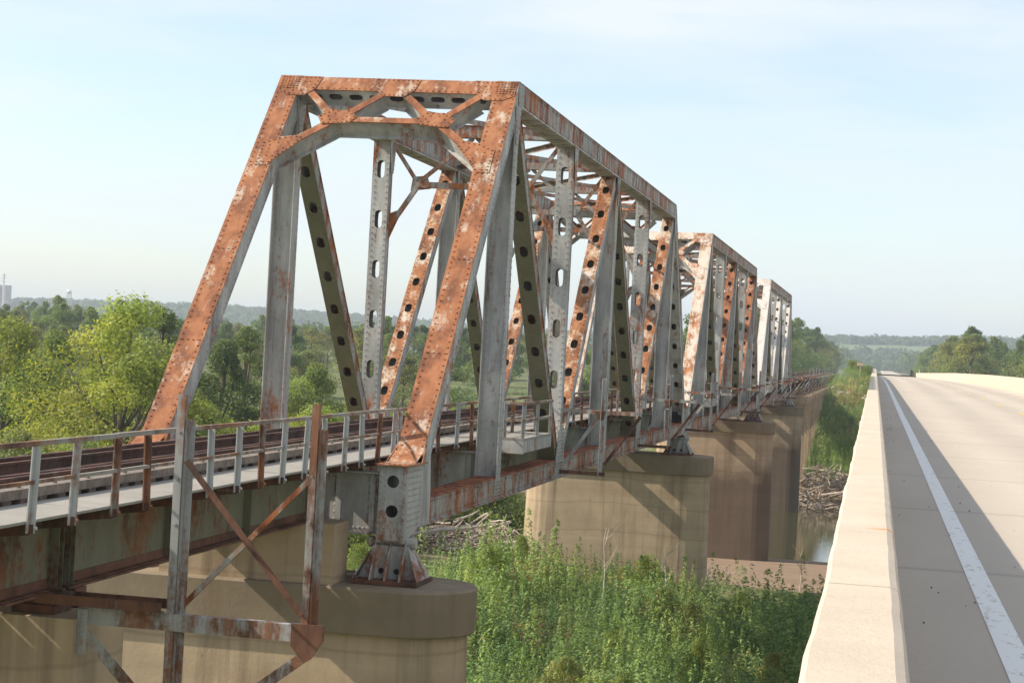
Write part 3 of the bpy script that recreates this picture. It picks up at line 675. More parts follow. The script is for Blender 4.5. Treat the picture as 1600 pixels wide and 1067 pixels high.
t2 = copy_tree(truss, None, mm2); t2.location.y += SPAN; t2['label'] = 'middle steel truss span with patchy rust and white end posts and orange diagonals'
t3 = copy_tree(truss, None, mm3); t3.location.y += 2*SPAN; t3['label'] = 'palest steel truss span with whitish end posts, next to the trestle bents'

# ------------------------------------------------------------------ piers
def stadium(x0, x1, yc, hy, n=12):
    pts = []
    for k in range(n+1):
        a = -math.pi/2+math.pi*k/n; pts.append((x1-hy+hy*math.cos(a), yc+hy*math.sin(a)))
    for k in range(n+1):
        a = math.pi/2+math.pi*k/n; pts.append((x0+hy+hy*math.cos(a), yc+hy*math.sin(a)))
    return pts
def loft(mb, lo, hi, z0, z1, top=True, mat=0):
    i = len(mb.v); k = len(lo); mb.v.extend((x, y, z0) for x, y in lo); mb.v.extend((x, y, z1) for x, y in hi)
    for q in range(k): mb.f.append((i+q, i+(q+1)%k, i+k+(q+1)%k, i+k+q)); mb.m.append(mat)
    if top: mb.f.append(tuple(range(i+k, i+2*k))); mb.m.append(mat)
    else: mb.f.append(tuple(range(i, i+k))[::-1]); mb.m.append(mat)
M['wetpier'] = concrete('silt_stained_concrete', (0.47,0.36,0.245), (0.25,0.175,0.11), 0.8, stain=True)
def pier(label, yc, zbot, pedestal=False, mat='pier'):
    root = thing('bridge_pier', label, 'pier', (XC, yc, zbot), 'river piers under the railway')
    hy = 1.12
    mb = MB(); lo = stadium(XC-4.2, XC+4.08, yc, hy+0.10); hi = stadium(XC-4.06, XC+3.93, yc, hy)
    loft(mb, lo, hi, zbot, -5.18)
    mb.build('stem', M[mat], root, smooth=False)
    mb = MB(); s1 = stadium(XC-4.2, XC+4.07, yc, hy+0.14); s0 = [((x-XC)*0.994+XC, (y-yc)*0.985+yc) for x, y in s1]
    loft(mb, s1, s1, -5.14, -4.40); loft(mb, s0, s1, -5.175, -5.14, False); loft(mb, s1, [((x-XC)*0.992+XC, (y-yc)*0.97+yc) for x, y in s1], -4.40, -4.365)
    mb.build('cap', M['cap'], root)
    if pedestal:
        mb = MB(); mb.abox(-12.42, -9.22, yc-1.06, yc-0.14, -4.366, -3.30); mb.build('pedestal_block', M['pier'], root)
    return root
pier('concrete pier with a raised pedestal block, carrying the rusted orange end posts', Y0+0.12, -12.0, True)
pier('broad concrete pier rising from the tall weeds, between the first two trusses', Y0+SPAN, -12.5)
pier('concrete pier with dark stained foot at the mud edge, between second and third trusses', Y0+2*SPAN, -15.5, mat='wetpier')
pier('concrete pier standing in the river at the end of the pale third truss', Y0+3*SPAN, -16.5, mat='wetpier')
# near narrow pier of the girder approach
root = thing('bridge_pier', 'narrow concrete pier under the green girders with a steel bracket on its end', 'pier', (XC, 22.4, -11.2))
mb = MB(); mb.abox(XC-1.7, -9.30, 21.6, 23.2, -11.2, -3.56); mb.build('stem', M['pier'], root)
for x in (-9.92, -11.92):
    for y in (22.05, 22.75):
        mb = MB(); mb.abox(x-0.28, x+0.28, y-0.25, y+0.25, -3.555, -3.45); mb.abox(x-0.2, x+0.2, y-0.18, y+0.18, -3.452, -3.335); mb.build('bearing', M['darkrust'], root)
# bents of the far trestle
for k in range(13):
    yb = Y0+3*SPAN+6.5+k*7.0; zb = float(ground_z(XC, yb))-0.6
    mb = MB(); mb.abox(XC-4.1, XC+4.1, yb-0.5, yb+0.5, -4.3, -3.45); mb.abox(XC-3.95, XC+3.95, yb-0.38, yb+0.38, zb, -4.3)
    if zb < -4.5: tag(mb.build('trestle_bent', M['pier'], None, (XC, yb, zb)), 'concrete wall bent carrying the rusty trestle beyond the trusses', 'bent', 'trestle bents on the far bank')

# ------------------------------------------------------------------ deck girder approach spans
def girder_span(label, ya, yb, mat, cat='girder span'):
    root = thing('girder_span', label, cat, (XC, ya, -3.33))
    for x in (-9.92, -11.92):
        mb = MB(); rv = MB(); mb.abox(x-0.012, x+0.012, ya, yb, -3.30, -2.44, 0)
        mb.abox(x-0.17, x+0.17, ya, yb, -3.332, -3.300, 1); mb.abox(x-0.17, x+0.17, ya, yb, -2.44, -2.408, 0)
        mb.abox(x+0.013, x+0.12, ya, yb, -3.299, -3.285, 1); mb.abox(x+0.013, x+0.028, ya, yb, -3.285, -3.17, 1)
        n = max(2, int((yb-ya)/2.7))
        for q in range(n+1):
            yy = ya+0.12+(yb-ya-0.24)*q/n
            for dd in ((-0.07, 0.07) if q in (0, n) else (0,)):
                mb.abox(x+0.0125, x+0.14, yy+dd-0.006, yy+dd+0.006, -3.284, -2.441, 0); mb.abox(x+0.0125, x+0.022, yy+dd+0.006, yy+dd+0.09, -3.165, -2.441, 0)
            rv.rivrow((x+0.0225, yy+0.05, -3.1), (x+0.0225, yy+0.05, -2.5), (1,0,0), 0.12, 0)
        g_ = mb.build('girder', [mat, M['darkrust']], root); r = rv.build('rivets', [mat], g_); r['kind'] = 'stuff'
    n = max(2, int((yb-ya)/3.6))
    for q in range(n+1):
        yy = ya+0.3+(yb-ya-0.6)*q/n; mb = MB()
        mb.angle((-11.9, yy, -3.2), (-9.94, yy, -2.5), 0.09); mb.angle((-11.9, yy+0.02, -2.5), (-9.94, yy+0.02, -3.2), 0.09); mb.build('cross_frame', M['darkrust'], root)
    return root
girder_span('green deck girder with dark rusty flange, between narrow pier and pedestal block', 22.45, 33.1, M['green_girder'])
girder_span('green deck girder cut off by the picture edge, ending on the narrow pier', 8.0, 22.35, M['green_girder'])
girder_span('long rusty trestle girder on concrete bents beyond the third truss', Y0+3*SPAN+0.3, 305.0, M['darkrust'])

# ------------------------------------------------------------------ track
YA, YB = 8.0, 330.0
tr = thing('railway_track', 'rusty railway track with guard rails running through the trusses', 'railway track', (XC, YA, -2.35))
def rail(x, nm, h=0.185):
    mb = MB(); z = -2.10
    mb.abox(x-0.07, x+0.07, YA, YB, z, z+0.014); mb.abox(x-0.009, x+0.009, YA, YB, z+0.014, z+h-0.04); mb.abox(x-0.036, x+0.036, YA, YB, z+h-0.04, z+h)
    return mb.build(nm, M['rail_rust'], tr)
for s in (-1, 1): rail(XC+s*0.7535, 'rail'); rail(XC+s*0.47, 'guard_rail', 0.165)
tm = MB(); tm.abox(XC-1.19, XC+1.19, YA-0.11, YA+0.11, -2.352, -2.101); t0 = tm.build('tie', M['tie'], tr); n_t = int((YB-YA)/0.5)
far = MB()
for k in range(1, n_t):
    if k < 300:
        c = t0.copy(); COL.objects.link(c); c.parent = tr; c.location = (rnd.uniform(-0.02,0.02), k*0.5+rnd.uniform(-0.02,0.02), 0); c.rotation_euler = (0,0,rnd.uniform(-0.012,0.012))
    else: far.abox(XC-1.19, XC+1.19, YA+k*0.5-0.11, YA+k*0.5+0.11, -2.352, -2.101)
fo = far.build('ties', M['tie'], tr); fo['kind'] = 'stuff'
for s in (-1, 1):
    y = YA
    while y < YB:
        ye = min(y+rnd.uniform(4.0, 5.5), YB); mb = MB(); x = XC+s*1.09; j = rnd.uniform(-0.01,0.01)
        mb.abox(x-0.09+j, x+0.09+j, y+0.006, ye-0.006, -2.099, -1.985)
        for q in range(int((ye-y)/1.0)): mb.tube([(x+j, y+0.5+q, -1.986), (x+j, y+0.5+q, -1.955)], 0.03, 6, 0)
        mb.build('guard_timber', M['wood'], tr); y = ye

# ------------------------------------------------------------------ walkway and railings
WX0, WX1, WZ = -9.71, -8.82, -2.15
def walkway(label, ya, yb, sp, matp, group=None, refuge=None):
    root = thing('walkway', label, 'walkway', (WX1, ya, WZ), group)
    y = ya
    while y < yb-0.05:
        ye = min(y+2.4, yb); mb = MB(); mb.abox(WX0, WX1, y+0.006, ye-0.006, WZ-0.03, WZ+rnd.uniform(-0.004,0.004)); mb.build('grating_panel', M['grate'], root); y = ye
    n = int((yb-ya)/sp)
    for k in range(n+1):
        yy = ya+0.25+k*sp+rnd.uniform(-0.08,0.08)
        if yy > yb-0.05: break
        mb = MB(); tilt = rnd.uniform(-0.03,0.03)
        mb.angle((WX1+0.035, yy, WZ-0.13), (WX1+0.035+tilt, yy, WZ+0.80), 0.075, (0,1,0)); mb.tube([(WX1+0.08, yy, WZ-0.07), (WX1+0.11, yy, WZ-0.07)], 0.022, 6)
        mb.build('post', matp if rnd.random() < 0.62 else M['postrust'], root)
        mb = MB(); mb.angle((WX0+0.01, yy+0.06, WZ-0.10), (WX1+0.06, yy+0.06, WZ-0.085), 0.10, (0,0,1)); mb.prism([(WX0+0.02, yy+0.012, WZ-0.26), (WX1+0.02, yy+0.012, WZ-0.15), (WX1+0.02, yy+0.012, WZ-0.04), (WX0+0.02, yy+0.012, WZ-0.04)], (0,1,0), 0.012); mb.build('bracket', M['darkrust'], root)
    for z, w in ((0.83, 0.055), (0.42, 0.04)):
        mb = MB(); y = ya
        while y < yb:
            ye = min(y+6.2, yb); mb.angle((WX1+0.03, y, WZ+z+rnd.uniform(-0.008,0.008)), (WX1+0.03, ye, WZ+z+rnd.uniform(-0.008,0.008)), w, (0,0,1)); y = ye
        mb.build('top_rail' if z > 0.6 else 'mid_rail', M['rustrail'], root)
    if refuge:
        y0, y1 = refuge; mb = MB(); mb.abox(WX1+0.08, -7.98, y0, y1, WZ-0.05, WZ+0.005); mb.build('refuge_floor', M['grate'], root)
        mb = MB(); mb.abox(WX1+0.08, -7.98, y0, y0+0.02, WZ-0.35, WZ-0.055); mb.abox(-8.0, -7.98, y0+0.02, y1, WZ-0.33, WZ-0.055); mb.build('refuge_fascia', M['gray'], root)
        for x, yy in ((-8.02, y0+0.05), (-8.02, y1-0.05), (-8.45, y0+0.05), (-8.02, (y0+y1)/2)):
            mb = MB(); mb.angle((x, yy, WZ-0.3), (x, yy, WZ+0.80), 0.07, (0,1,0)); mb.build('post', matp, root)
        mb = MB()
        for z in (0.42, 0.81): mb.angle((WX1, y0+0.05, WZ+z), (-8.0, y0+0.05, WZ+z), 0.06); mb.angle((-8.0, y0, WZ+z), (-8.0, y1, WZ+z), 0.06)
        mb.build('refuge_rail', M['rustrail'], root)
    return root
M['rustrail'] = steel('rusty_rail_paint', (0.27,0.245,0.21), (0.35,0.32,0.28), 0.52, rust=((0.23,0.115,0.065),(0.31,0.16,0.09),(0.13,0.07,0.045)), streak=(1,0.6,1))
M['postpaint'] = steel('railing_post_paint', (0.36,0.36,0.34), (0.50,0.50,0.48), 0.34)
M['postrust'] = steel('rusty_post_paint', (0.30,0.28,0.25), (0.40,0.38,0.35), 0.66, rust=((0.24,0.11,0.06),(0.33,0.16,0.085),(0.13,0.065,0.04)))
walkway('grated walkway with grey railing posts beside the green girders', 9.0, 34.85, 1.10, M['postpaint'])
walkway('walkway and railing inside the first truss, with a small refuge platform', 34.9, Y0+SPAN-1, 1.6, M['postpaint'], None, (43.6, 47.4))
w2 = walkway('walkway railing inside the second truss', Y0+SPAN+1, Y0+2*SPAN-1, 2.1, M['postpaint'], None, (Y0+SPAN+10.2, Y0+SPAN+13.6))
w3 = copy_tree(w2); w3.location.y += SPAN; w3['label'] = 'walkway railing inside the pale third truss'
walkway('rusty walkway railing on the trestle beyond the third truss', Y0+3*SPAN+0.5, 318, 2.4, M['rustrail'])

# ------------------------------------------------------------------ steel brackets outside
M['framepost'] = steel('worn_frame_paint', (0.26,0.255,0.235), (0.42,0.41,0.39), 0.46, rust=((0.22,0.10,0.055),(0.30,0.14,0.075),(0.12,0.06,0.035)))
root = thing('bracket_frame', 'tall cross-braced steel bracket frame on the narrow pier beside the walkway', 'steel frame', (-7.8, 21.8, -4.9))
YF = 21.8
def fpart(name, mats, *ops):
    mb = MB()
    for op, a in ops: getattr(mb, op)(*a)
    return mb.build(name, mats, root)
for x, zb, zt, wd in ((-8.10, -5.4, -0.80, 0.095), (-6.44, -3.62, -0.82, 0.085)):
    mb = MB(); mb.angle((x-wd*0.52, YF, zb), (x-wd*0.52, YF, zt), wd, (0,-1,0)); mb.angle((x+wd*0.55, YF+0.03, zb), (x+wd*0.55, YF+0.03, zt-0.30), wd, (0,1,0))
    for z in np.arange(zb+0.3, zt-0.3, 0.55): mb.tube([(x-wd*0.5, YF-0.08, z), (x-wd*0.5, YF-0.05, z)], 0.02, 6)
    mb.build('post', M['framepost'], root)
mb = MB(); mb.angle((-8.02, YF-0.09, -1.58), (-6.50, YF-0.09, -3.30), 0.075, (0,-1,0)); mb.build('brace', M['darkrust'], root)
mb = MB(); mb.angle((-8.06, YF+0.11, -3.34), (-6.50, YF+0.11, -1.66), 0.06, (0,-1,0)); mb.build('brace', M['grayrust'], root)
mb = MB(); mb.abox(-9.26, -6.28, YF-0.07, YF-0.055, -3.62, -3.42); mb.abox(-9.26, -6.28, YF-0.055, YF+0.06, -3.435, -3.42); mb.build('beam', M['framepost'], root)
mb = MB(); mb.abox(-9.296, -9.17, YF-0.10, YF-0.075, -3.98, -3.44)
for z in (-3.52, -3.62, -3.74, -3.86): mb.rivet((-9.24, YF-0.10, z), (0,-1,0), 0.025)
mb.build('wall_plate', M['gray'], root)
mb = MB(); mb.prism([(-6.62, YF-0.095, -3.40), (-6.62, YF-0.095, -3.66), (-6.45, YF-0.095, -3.86), (-6.36, YF-0.095, -3.80), (-6.22, YF-0.095, -3.58), (-6.22, YF-0.095, -3.40)], (0,-1,0), 0.02); mb.build('end_plate', M['darkrust'], root)
mb = MB(); mb.angle((-9.2, YF-0.02, -3.72), (-7.95, YF-0.02, -4.95), 0.14, (0,-1,0)); mb.build('strut', M['framepost'], root)
mb = MB(); mb.angle((-6.40, YF-0.02, -3.74), (-7.95, YF-0.02, -4.95), 0.13, (0,-1,0)); mb.build('strut', M['framepost'], root)
for dy in (-0.16, 0.22):
    mb = MB(); mb.abox(-9.85, -8.22, YF+dy-0.012, YF+dy, -3.40, -3.28); mb.abox(-9.85, -8.22, YF+dy, YF+dy+0.09, -3.40, -3.388); mb.build('channel', M['darkrust'], root)
def outrigger(y, label):
    r = thing('outrigger_bracket', label, 'steel frame', (-7.1, y, -3.3), 'steel outriggers on the truss side')
    mb = MB(); mb.angle((-8.16, y, -1.64), (-6.15, y, -1.64), 0.10); mb.build('beam', M['grayrust'], r)
    mb = MB(); mb.angle((-7.08, y-0.08, -3.30), (-7.08, y-0.08, -0.75), 0.10, (0,1,0)); mb.build('post', M['gray'], r)
    mb = MB(); mb.angle((-7.20, y+0.07, -1.75), (-8.06, y+0.07, -3.05), 0.09, (0,1,0)); mb.build('strut', M['gray'], r)
    mb = MB(); mb.angle((-6.10, y+0.07, -1.70), (-7.0, y+0.07, -3.02), 0.09, (0,1,0)); mb.build('strut', M['darkrust'], r)
    mb = MB(); mb.angle((-8.16, y, -3.26), (-6.95, y, -3.26), 0.10); mb.build('tie_bar', M['darkrust'], r)
    mb = MB(); mb.prism([(-7.30, y-0.1, -1.62), (-7.26, y-0.1, -1.84), (-7.05, y-0.1, -1.84), (-7.0, y-0.1, -1.62)], (0,-1,0), 0.014); mb.build('gusset', M['darkrust'], r)
    return r
o0 = outrigger(Y0+2*PN, 'rusty steel outrigger standing off the side of the trusses')
names = ['beside the first perforated post of the orange-ended truss', 'beside the second perforated post of the orange-ended truss', 'over the broad pier in the weeds', 'beside the first perforated post of the middle truss', 'beside the second perforated post of the middle truss', 'over the stained pier at the mud edge', 'beside the first perforated post of the pale truss', 'beside the second perforated post of the pale truss']
for k in range(8):
    c = copy_tree(o0) if k else o0; c.location.y += 2*PN*k; c['label'] = 'rusty steel outrigger '+names[k]
o1 = outrigger(Y0+3*SPAN+5, 'grey outrigger bracket standing off the side of the rusty trestle'); o1['group'] = 'outriggers on the trestle'
for k in range(1, 9):
    c = copy_tree(o1); c.location.y += 11*k

# ------------------------------------------------------------------ vegetation
def leaf_mesh(name, C, N, S, col, mat, aspect=0.5, org=(0,0,0)):
    """C centres, N unit normals, S sizes, col colours: one rhombic leaf face each"""
    n = len(C); r = np.random.RandomState(len(C) % 9973)
    a = np.cross(N, r.normal(size=(n,3))); a /= np.linalg.norm(a, axis=1)[:,None]+1e-9; b = np.cross(N, a)
    S = S[:,None]
    v = np.stack([C-a*S*0.5, C+b*S*0.5*aspect, C+a*S*0.5, C-b*S*0.5*aspect], 1).reshape(-1,3)-np.array(org)
    me = bpy.data.meshes.new(name); me.vertices.add(4*n); me.vertices.foreach_set('co', v.astype(np.float32).ravel())
    me.loops.add(4*n); me.loops.foreach_set('vertex_index', np.arange(4*n, dtype=np.int32))
    me.polygons.add(n); me.polygons.foreach_set('loop_start', np.arange(0, 4*n, 4, dtype=np.int32))
    try: me.polygons.foreach_set('loop_total', np.full(n, 4, dtype=np.int32))
    except Exception: pass
    ca = me.color_attributes.new('Col', 'FLOAT_COLOR', 'POINT')
    cc = np.ones((4*n,4), np.float32); cc[:,:3] = np.repeat(col, 4, 0); ca.data.foreach_set('color', cc.ravel())
    me.materials.append(mat); me.update(calc_edges=True); me.validate()
    return me
def make_tree(seed, H, R, base_frac, col, n_leaf, leaf, droop=0.3, blobs=46, slim=1.0):
    r = np.random.RandomState(seed); mb = MB()
    lean = r.uniform(-0.04, 0.04, 2)*H
    pts = [(0,0,0), (lean[0]*0.3, lean[1]*0.3, H*0.3), (lean[0]*0.7, lean[1]*0.7, H*0.62), (lean[0], lean[1], H*0.93)]
    mb.tube([(0,0,-0.6)]+pts, [H*0.028, H*0.022, H*0.017, H*0.010, H*0.003], 7)
    cen = []
    for k in range(blobs):
        f = r.uniform(base_frac, 0.98); env = math.sin(math.pi*min(1, max(0.04, (f-base_frac+0.10)/(1.12-base_frac)))**0.75)
        a = r.uniform(0, 6.283); rr = R*env*math.sqrt(r.uniform(0.05, 1.0))*slim
        c = np.array([math.cos(a)*rr+lean[0]*f, math.sin(a)*rr+lean[1]*f, H*f]); cen.append((c, R*r.uniform(0.20, 0.38)*(0.7+0.5*env)))
        if k % 2 == 0:
            z0 = H*max(0.12, f-0.30); p0 = np.array([lean[0]*z0/H, lean[1]*z0/H, z0]); mid = p0*0.45+c*0.55+np.array([0,0,-0.1*R])
            mb.tube([p0, mid, c], [H*0.008, H*0.005, H*0.0015], 5)
    Cs = []; Ns = []; Ss = []; Ks = []
    per = n_leaf//blobs
    for c, br in cen:
        d = r.normal(size=(per,3)); d /= np.linalg.norm(d, axis=1)[:,None]
        rad = br*r.uniform(0.35, 1.12, per)**0.6
        p = c+d*rad[:,None]*np.array([1.0,1.0,0.72]); p[:,2] -= droop*rad*r.uniform(0,1,per)
        nn = d*0.7+r.normal(size=(per,3))*0.55+np.array([0,0,0.35]); nn /= np.linalg.norm(nn, axis=1)[:,None]
        tone = r.uniform(0.75, 1.2); hue = r.uniform(-0.12, 0.16)
        k = np.array(col)[None,:]*tone*r.uniform(0.72, 1.25, per)[:,None]*np.array([1+hue, 1.0, 1-hue*0.5])
        Cs.append(p); Ns.append(nn); Ss.append(leaf*r.uniform(0.6,1.3,per)); Ks.append(k)
    C = np.concatenate(Cs); keep = C[:,2] > 0.15
    crown = leaf_mesh('crown', C[keep], np.concatenate(Ns)[keep], np.concatenate(Ss)[keep], np.clip(np.concatenate(Ks)[keep], 0.005, 0.6), M['leaf'])
    me = bpy.data.meshes.new('trunk'); me.from_pydata(mb.v, [], mb.f); me.materials.append(M['bark']); me.polygons.foreach_set('use_smooth', [True]*len(mb.f))
    return me, crown
LIME = (0.27, 0.325, 0.07); MID = (0.175, 0.235, 0.065); DARK = (0.085, 0.13, 0.042); GREY = (0.17, 0.205, 0.09)
KIND = {
 'lime': make_tree(11, 12.0, 4.6, 0.06, LIME, 26000, 0.20), 'lime2': make_tree(12, 11.0, 4.2, 0.04, (0.23,0.285,0.065), 24000, 0.20),
 'mid': make_tree(13, 12.5, 4.0, 0.16, MID, 22000, 0.20), 'dark': make_tree(14, 13.0, 3.3, 0.25, DARK, 16000, 0.20, blobs=40),
 'open': make_tree(15, 14.0, 2.9, 0.30, (0.12,0.165,0.06), 9000, 0.20, blobs=34), 'grey': make_tree(16, 10.0, 3.6, 0.10, GREY, 18000, 0.19),
 'bush': make_tree(17, 4.0, 2.6, 0.02, (0.19,0.25,0.065), 10000, 0.15, blobs=34), 'bush2': make_tree(18, 3.4, 2.4, 0.02, (0.235,0.25,0.085), 9000, 0.15, blobs=32),
 'far': make_tree(19, 12.0, 4.2, 0.10, (0.155,0.215,0.065), 9000, 0.36, blobs=38), 'far2': make_tree(20, 12.0, 3.6, 0.14, (0.115,0.165,0.055), 8000, 0.36, blobs=34),
 'far3': make_tree(21, 11.0, 4.0, 0.08, (0.205,0.235,0.075), 8000, 0.36, blobs=34)}
def tree(kind, x, y, s, label, group=None, name='tree', cat='tree', sz=None):
    z = float(ground_z(x, y))-0.1; root = thing(name, label, cat, (x, y, z), group)
    for nm, me in zip(('trunk', 'crown'), KIND[kind]):
        o = bpy.data.objects.new(nm, me); COL.objects.link(o); o.parent = root
    root.scale = (s, s, sz or s); root.rotation_euler = (0, 0, rnd.uniform(0, 6.28)); return root
# trees on the near bank behind the bridge: px column and depth give the place
def at(px, Y): d = fw+r2*((px-800)/F_PX); return d.x*Y/d.y
for px, Y, kind, s, sz, lab in (
    (8, 104, 'lime2', 1.2, 1.1, 'dense olive-green tree in front of the grain elevator'),
    (185, 98, 'lime', 1.28, 1.07, 'broad bright lime-green willow left of the leaning orange end post'),
    (95, 118, 'mid', 0.95, 1.02, 'grey-green open tree just below the distant water tower'),
    (258, 128, 'open', 1.0, 1.08, 'tall thin tree rising above the lime willow by the end post'),
    (345, 122, 'dark', 1.0, 0.98, 'dark bare-stemmed tree between orange end post and grey hip post'),
    (395, 126, 'open', 1.0, 1.0, 'dark slender tree beside the grey hip post'),
    (505, 135, 'mid', 1.0, 0.96, 'round green tree seen through the portal behind the olive diagonal'),
    (560, 150, 'grey', 1.1, 1.05, 'grey-green tree behind the perforated grey post of the far truss'),
    (665, 160, 'mid', 0.95, 0.95, 'green tree seen between the orange diagonal and the near end post'),
    (300, 98, 'bush', 1.5, 1.6, 'leafy bush at the foot of the leaning orange end post'),
    (45, 90, 'bush2', 1.5, 1.5, 'yellowish bush behind the left end of the walkway railing'),
    (130, 88, 'bush', 1.3, 1.3, 'low green bush under the broad lime willow'),
    (360, 100, 'bush2', 1.5, 1.6, 'yellow-green shrub left of the grey hip post'),
    (480, 108, 'bush2', 1.5, 1.7, 'pale yellow-green shrub right of the grey hip post'),
    (735, 150, 'lime2', 0.8, 0.72, 'light green tree seen just right of the near end post')):
    tree(kind, at(px, Y), Y, s, lab, None, sz=sz)
g = 'bright willows on the near bank'
for k in range(16):
    px = (-20, 40, 70, 110, 150, 225, 250, 300, 330, 380, 430, 465, 500, 540, 590, 640)[k]+rnd.uniform(-8, 8); Y = rnd.uniform(104, 126)
    tree(('lime', 'lime2', 'lime', 'lime2', 'mid')[k % 5], at(px, Y), Y, rnd.uniform(0.85, 1.1), 'bright green willow in the bank thicket behind the railway', g, sz=rnd.uniform(0.62, 0.86) if px < 440 else rnd.uniform(0.5, 0.72))
g = 'trees on the near bank behind the railway'
for k in range(26):
    px = -30+k*30+rnd.uniform(-12, 12); Y = rnd.uniform(128, 150)
    tree(rnd.choice(['lime2', 'mid', 'grey', 'lime']), at(px, Y), Y, rnd.uniform(0.75, 0.95), 'leafy green tree on the near bank behind the railway', g, sz=rnd.uniform(0.68, 0.92))
g = 'shrubs on the river bank behind the railway'
for k in range(44):
    px = rnd.uniform(-20, 560) if k < 34 else rnd.uniform(560, 800); Y = rnd.uniform(92, 122) if px < 560 else rnd.uniform(120, 135); tree(rnd.choice(['bush', 'bush2', 'bush']), at(px, Y), Y, rnd.uniform(0.8, 1.3), 'low leafy shrub on the bank behind the railway', g, 'shrub', 'shrub')
g = 'trees on the flood plain beyond the river'
for k in range(95):
    px = rnd.uniform(-30, 1050); Y = rnd.uniform(235, 480); tree(rnd.choice(['far', 'far2', 'far3']), at(px, Y), Y, rnd.uniform(0.7, 1.0), 'green tree on the flood plain beyond the river', g, 'tree', 'tree', sz=rnd.uniform(0.65, 0.98))
g = 'trees along the left side of the railway'
for k in range(34):
    Y = 262+k*19+rnd.uniform(-5, 5); x = -20-rnd.uniform(0, 9)
    tree(rnd.choice(['far', 'far', 'far2', 'far3']), x, Y, rnd.uniform(1.0, 1.25), 'tall tree in the row left of the railway embankment', g, 'tree', 'tree', sz=rnd.uniform(1.15, 1.42))
g = 'trees along the right side of the road'
for k in range(64):
    Y = 385+k*9+rnd.uniform(-4, 4); x = 17+rnd.uniform(0, 18)
    tree(rnd.choice(['far', 'far2', 'far3']), x, Y, rnd.uniform(1.0, 1.3), 'tree in the row behind the sunlit far parapet', g, 'tree', 'tree', sz=rnd.uniform(0.95, 1.28))
for k in range(12):
    Y = rnd.uniform(330, 430); x = rnd.uniform(24, 62)
    tree(rnd.choice(['far', 'far2', 'far3']), x, Y, rnd.uniform(0.95, 1.2), 'tree in the row behind the sunlit far parapet', g, 'tree', 'tree', sz=rnd.uniform(1.05, 1.3))
for k, (x, Y, s) in enumerate(((-3.2, 322, 0.8), (-1.9, 330, 0.7), (-4.6, 340, 0.9))):
    tree('bush', x, Y, s, 'dark green bush by the signboard on the embankment', 'bushes by the signboard', 'shrub', 'shrub')
# a far wood filling the plain below the hills: one mass
rs = np.random.RandomState(5); nW = 1100; Cx = np.concatenate([rs.uniform(-1100, 330, 900), rs.uniform(-160, 200, 200)]); Cy = np.concatenate([rs.uniform(560, 1750, 900), rs.uniform(1250, 1900, 200)])
okw = (np.abs(Cx-4) > 15) & (np.abs(Cx+11) > 14); Cx, Cy = Cx[okw], Cy[okw]; nW = len(Cx); per = 70
d = rs.normal(size=(nW, per, 3)); d /= np.linalg.norm(d, axis=2)[...,None]; hgt = rs.uniform(7, 12, nW)+np.where((np.abs(Cx) < 220) & (Cy > 1200), 7, 0)
P3 = np.stack([Cx, Cy, ground_z(Cx, Cy)+hgt*0.5], -1)[:,None,:]+d*np.stack([hgt*0.5, hgt*0.5, hgt*0.52], -1)[:,None,:]*rs.uniform(0.6,1.05,(nW,per,1))
tone = rs.uniform(0.7,1.25,(nW,1,1))*rs.uniform(0.8,1.2,(nW,per,1))*np.array([0.085,0.125,0.042])
nn = d+rs.normal(size=d.shape)*0.4; nn /= np.linalg.norm(nn, axis=2)[...,None]
wm = leaf_mesh('distant_wood', P3.reshape(-1,3), nn.reshape(-1,3), rs.uniform(1.6,3.2,nW*per), tone.reshape(-1,3), M['leaf'], 0.8)
o = bpy.data.objects.new('distant_wood', wm); COL.objects.link(o); tag(o, 'distant belt of woodland on the plain below the bluffs', 'woodland', kind='stuff')

rs = np.random.RandomState(8); nW = 5200; Cx = rs.uniform(-1500, 500, nW); Cy = rs.uniform(1750, 2420, nW)
inf = ~((Cx > -60) & (Cx < 120) & (Cy > 2052) & (Cy < 2185)); Cx, Cy = Cx[inf], Cy[inf]; nW = len(Cx); per = 34; hgt = rs.uniform(7, 14, nW)
d = rs.normal(size=(nW, per, 3)); d /= np.linalg.norm(d, axis=2)[...,None]; d[...,2] = np.abs(d[...,2])
P3 = np.stack([Cx, Cy, hill_z(Cx[None], Cy[None])[0]+hgt*0.1], -1)[:,None,:]+d*np.stack([hgt*0.7, hgt*0.7, hgt*0.6], -1)[:,None,:]*rs.uniform(0.7,1.05,(nW,per,1))
tone = rs.uniform(0.65,1.3,(nW,1,1))*rs.uniform(0.8,1.2,(nW,per,1))*np.array([0.075,0.115,0.045]); nn = d+rs.normal(size=d.shape)*0.3; nn /= np.linalg.norm(nn, axis=2)[...,None]
wm = leaf_mesh('hill_wood', P3.reshape(-1,3), nn.reshape(-1,3), rs.uniform(3.0,6.0,nW*per), tone.reshape(-1,3), M['leaf'], 0.8)
o = bpy.data.objects.new('hill_wood', wm); COL.objects.link(o); tag(o, 'hazy wooded skyline covering the distant bluffs', 'woodland', kind='stuff')
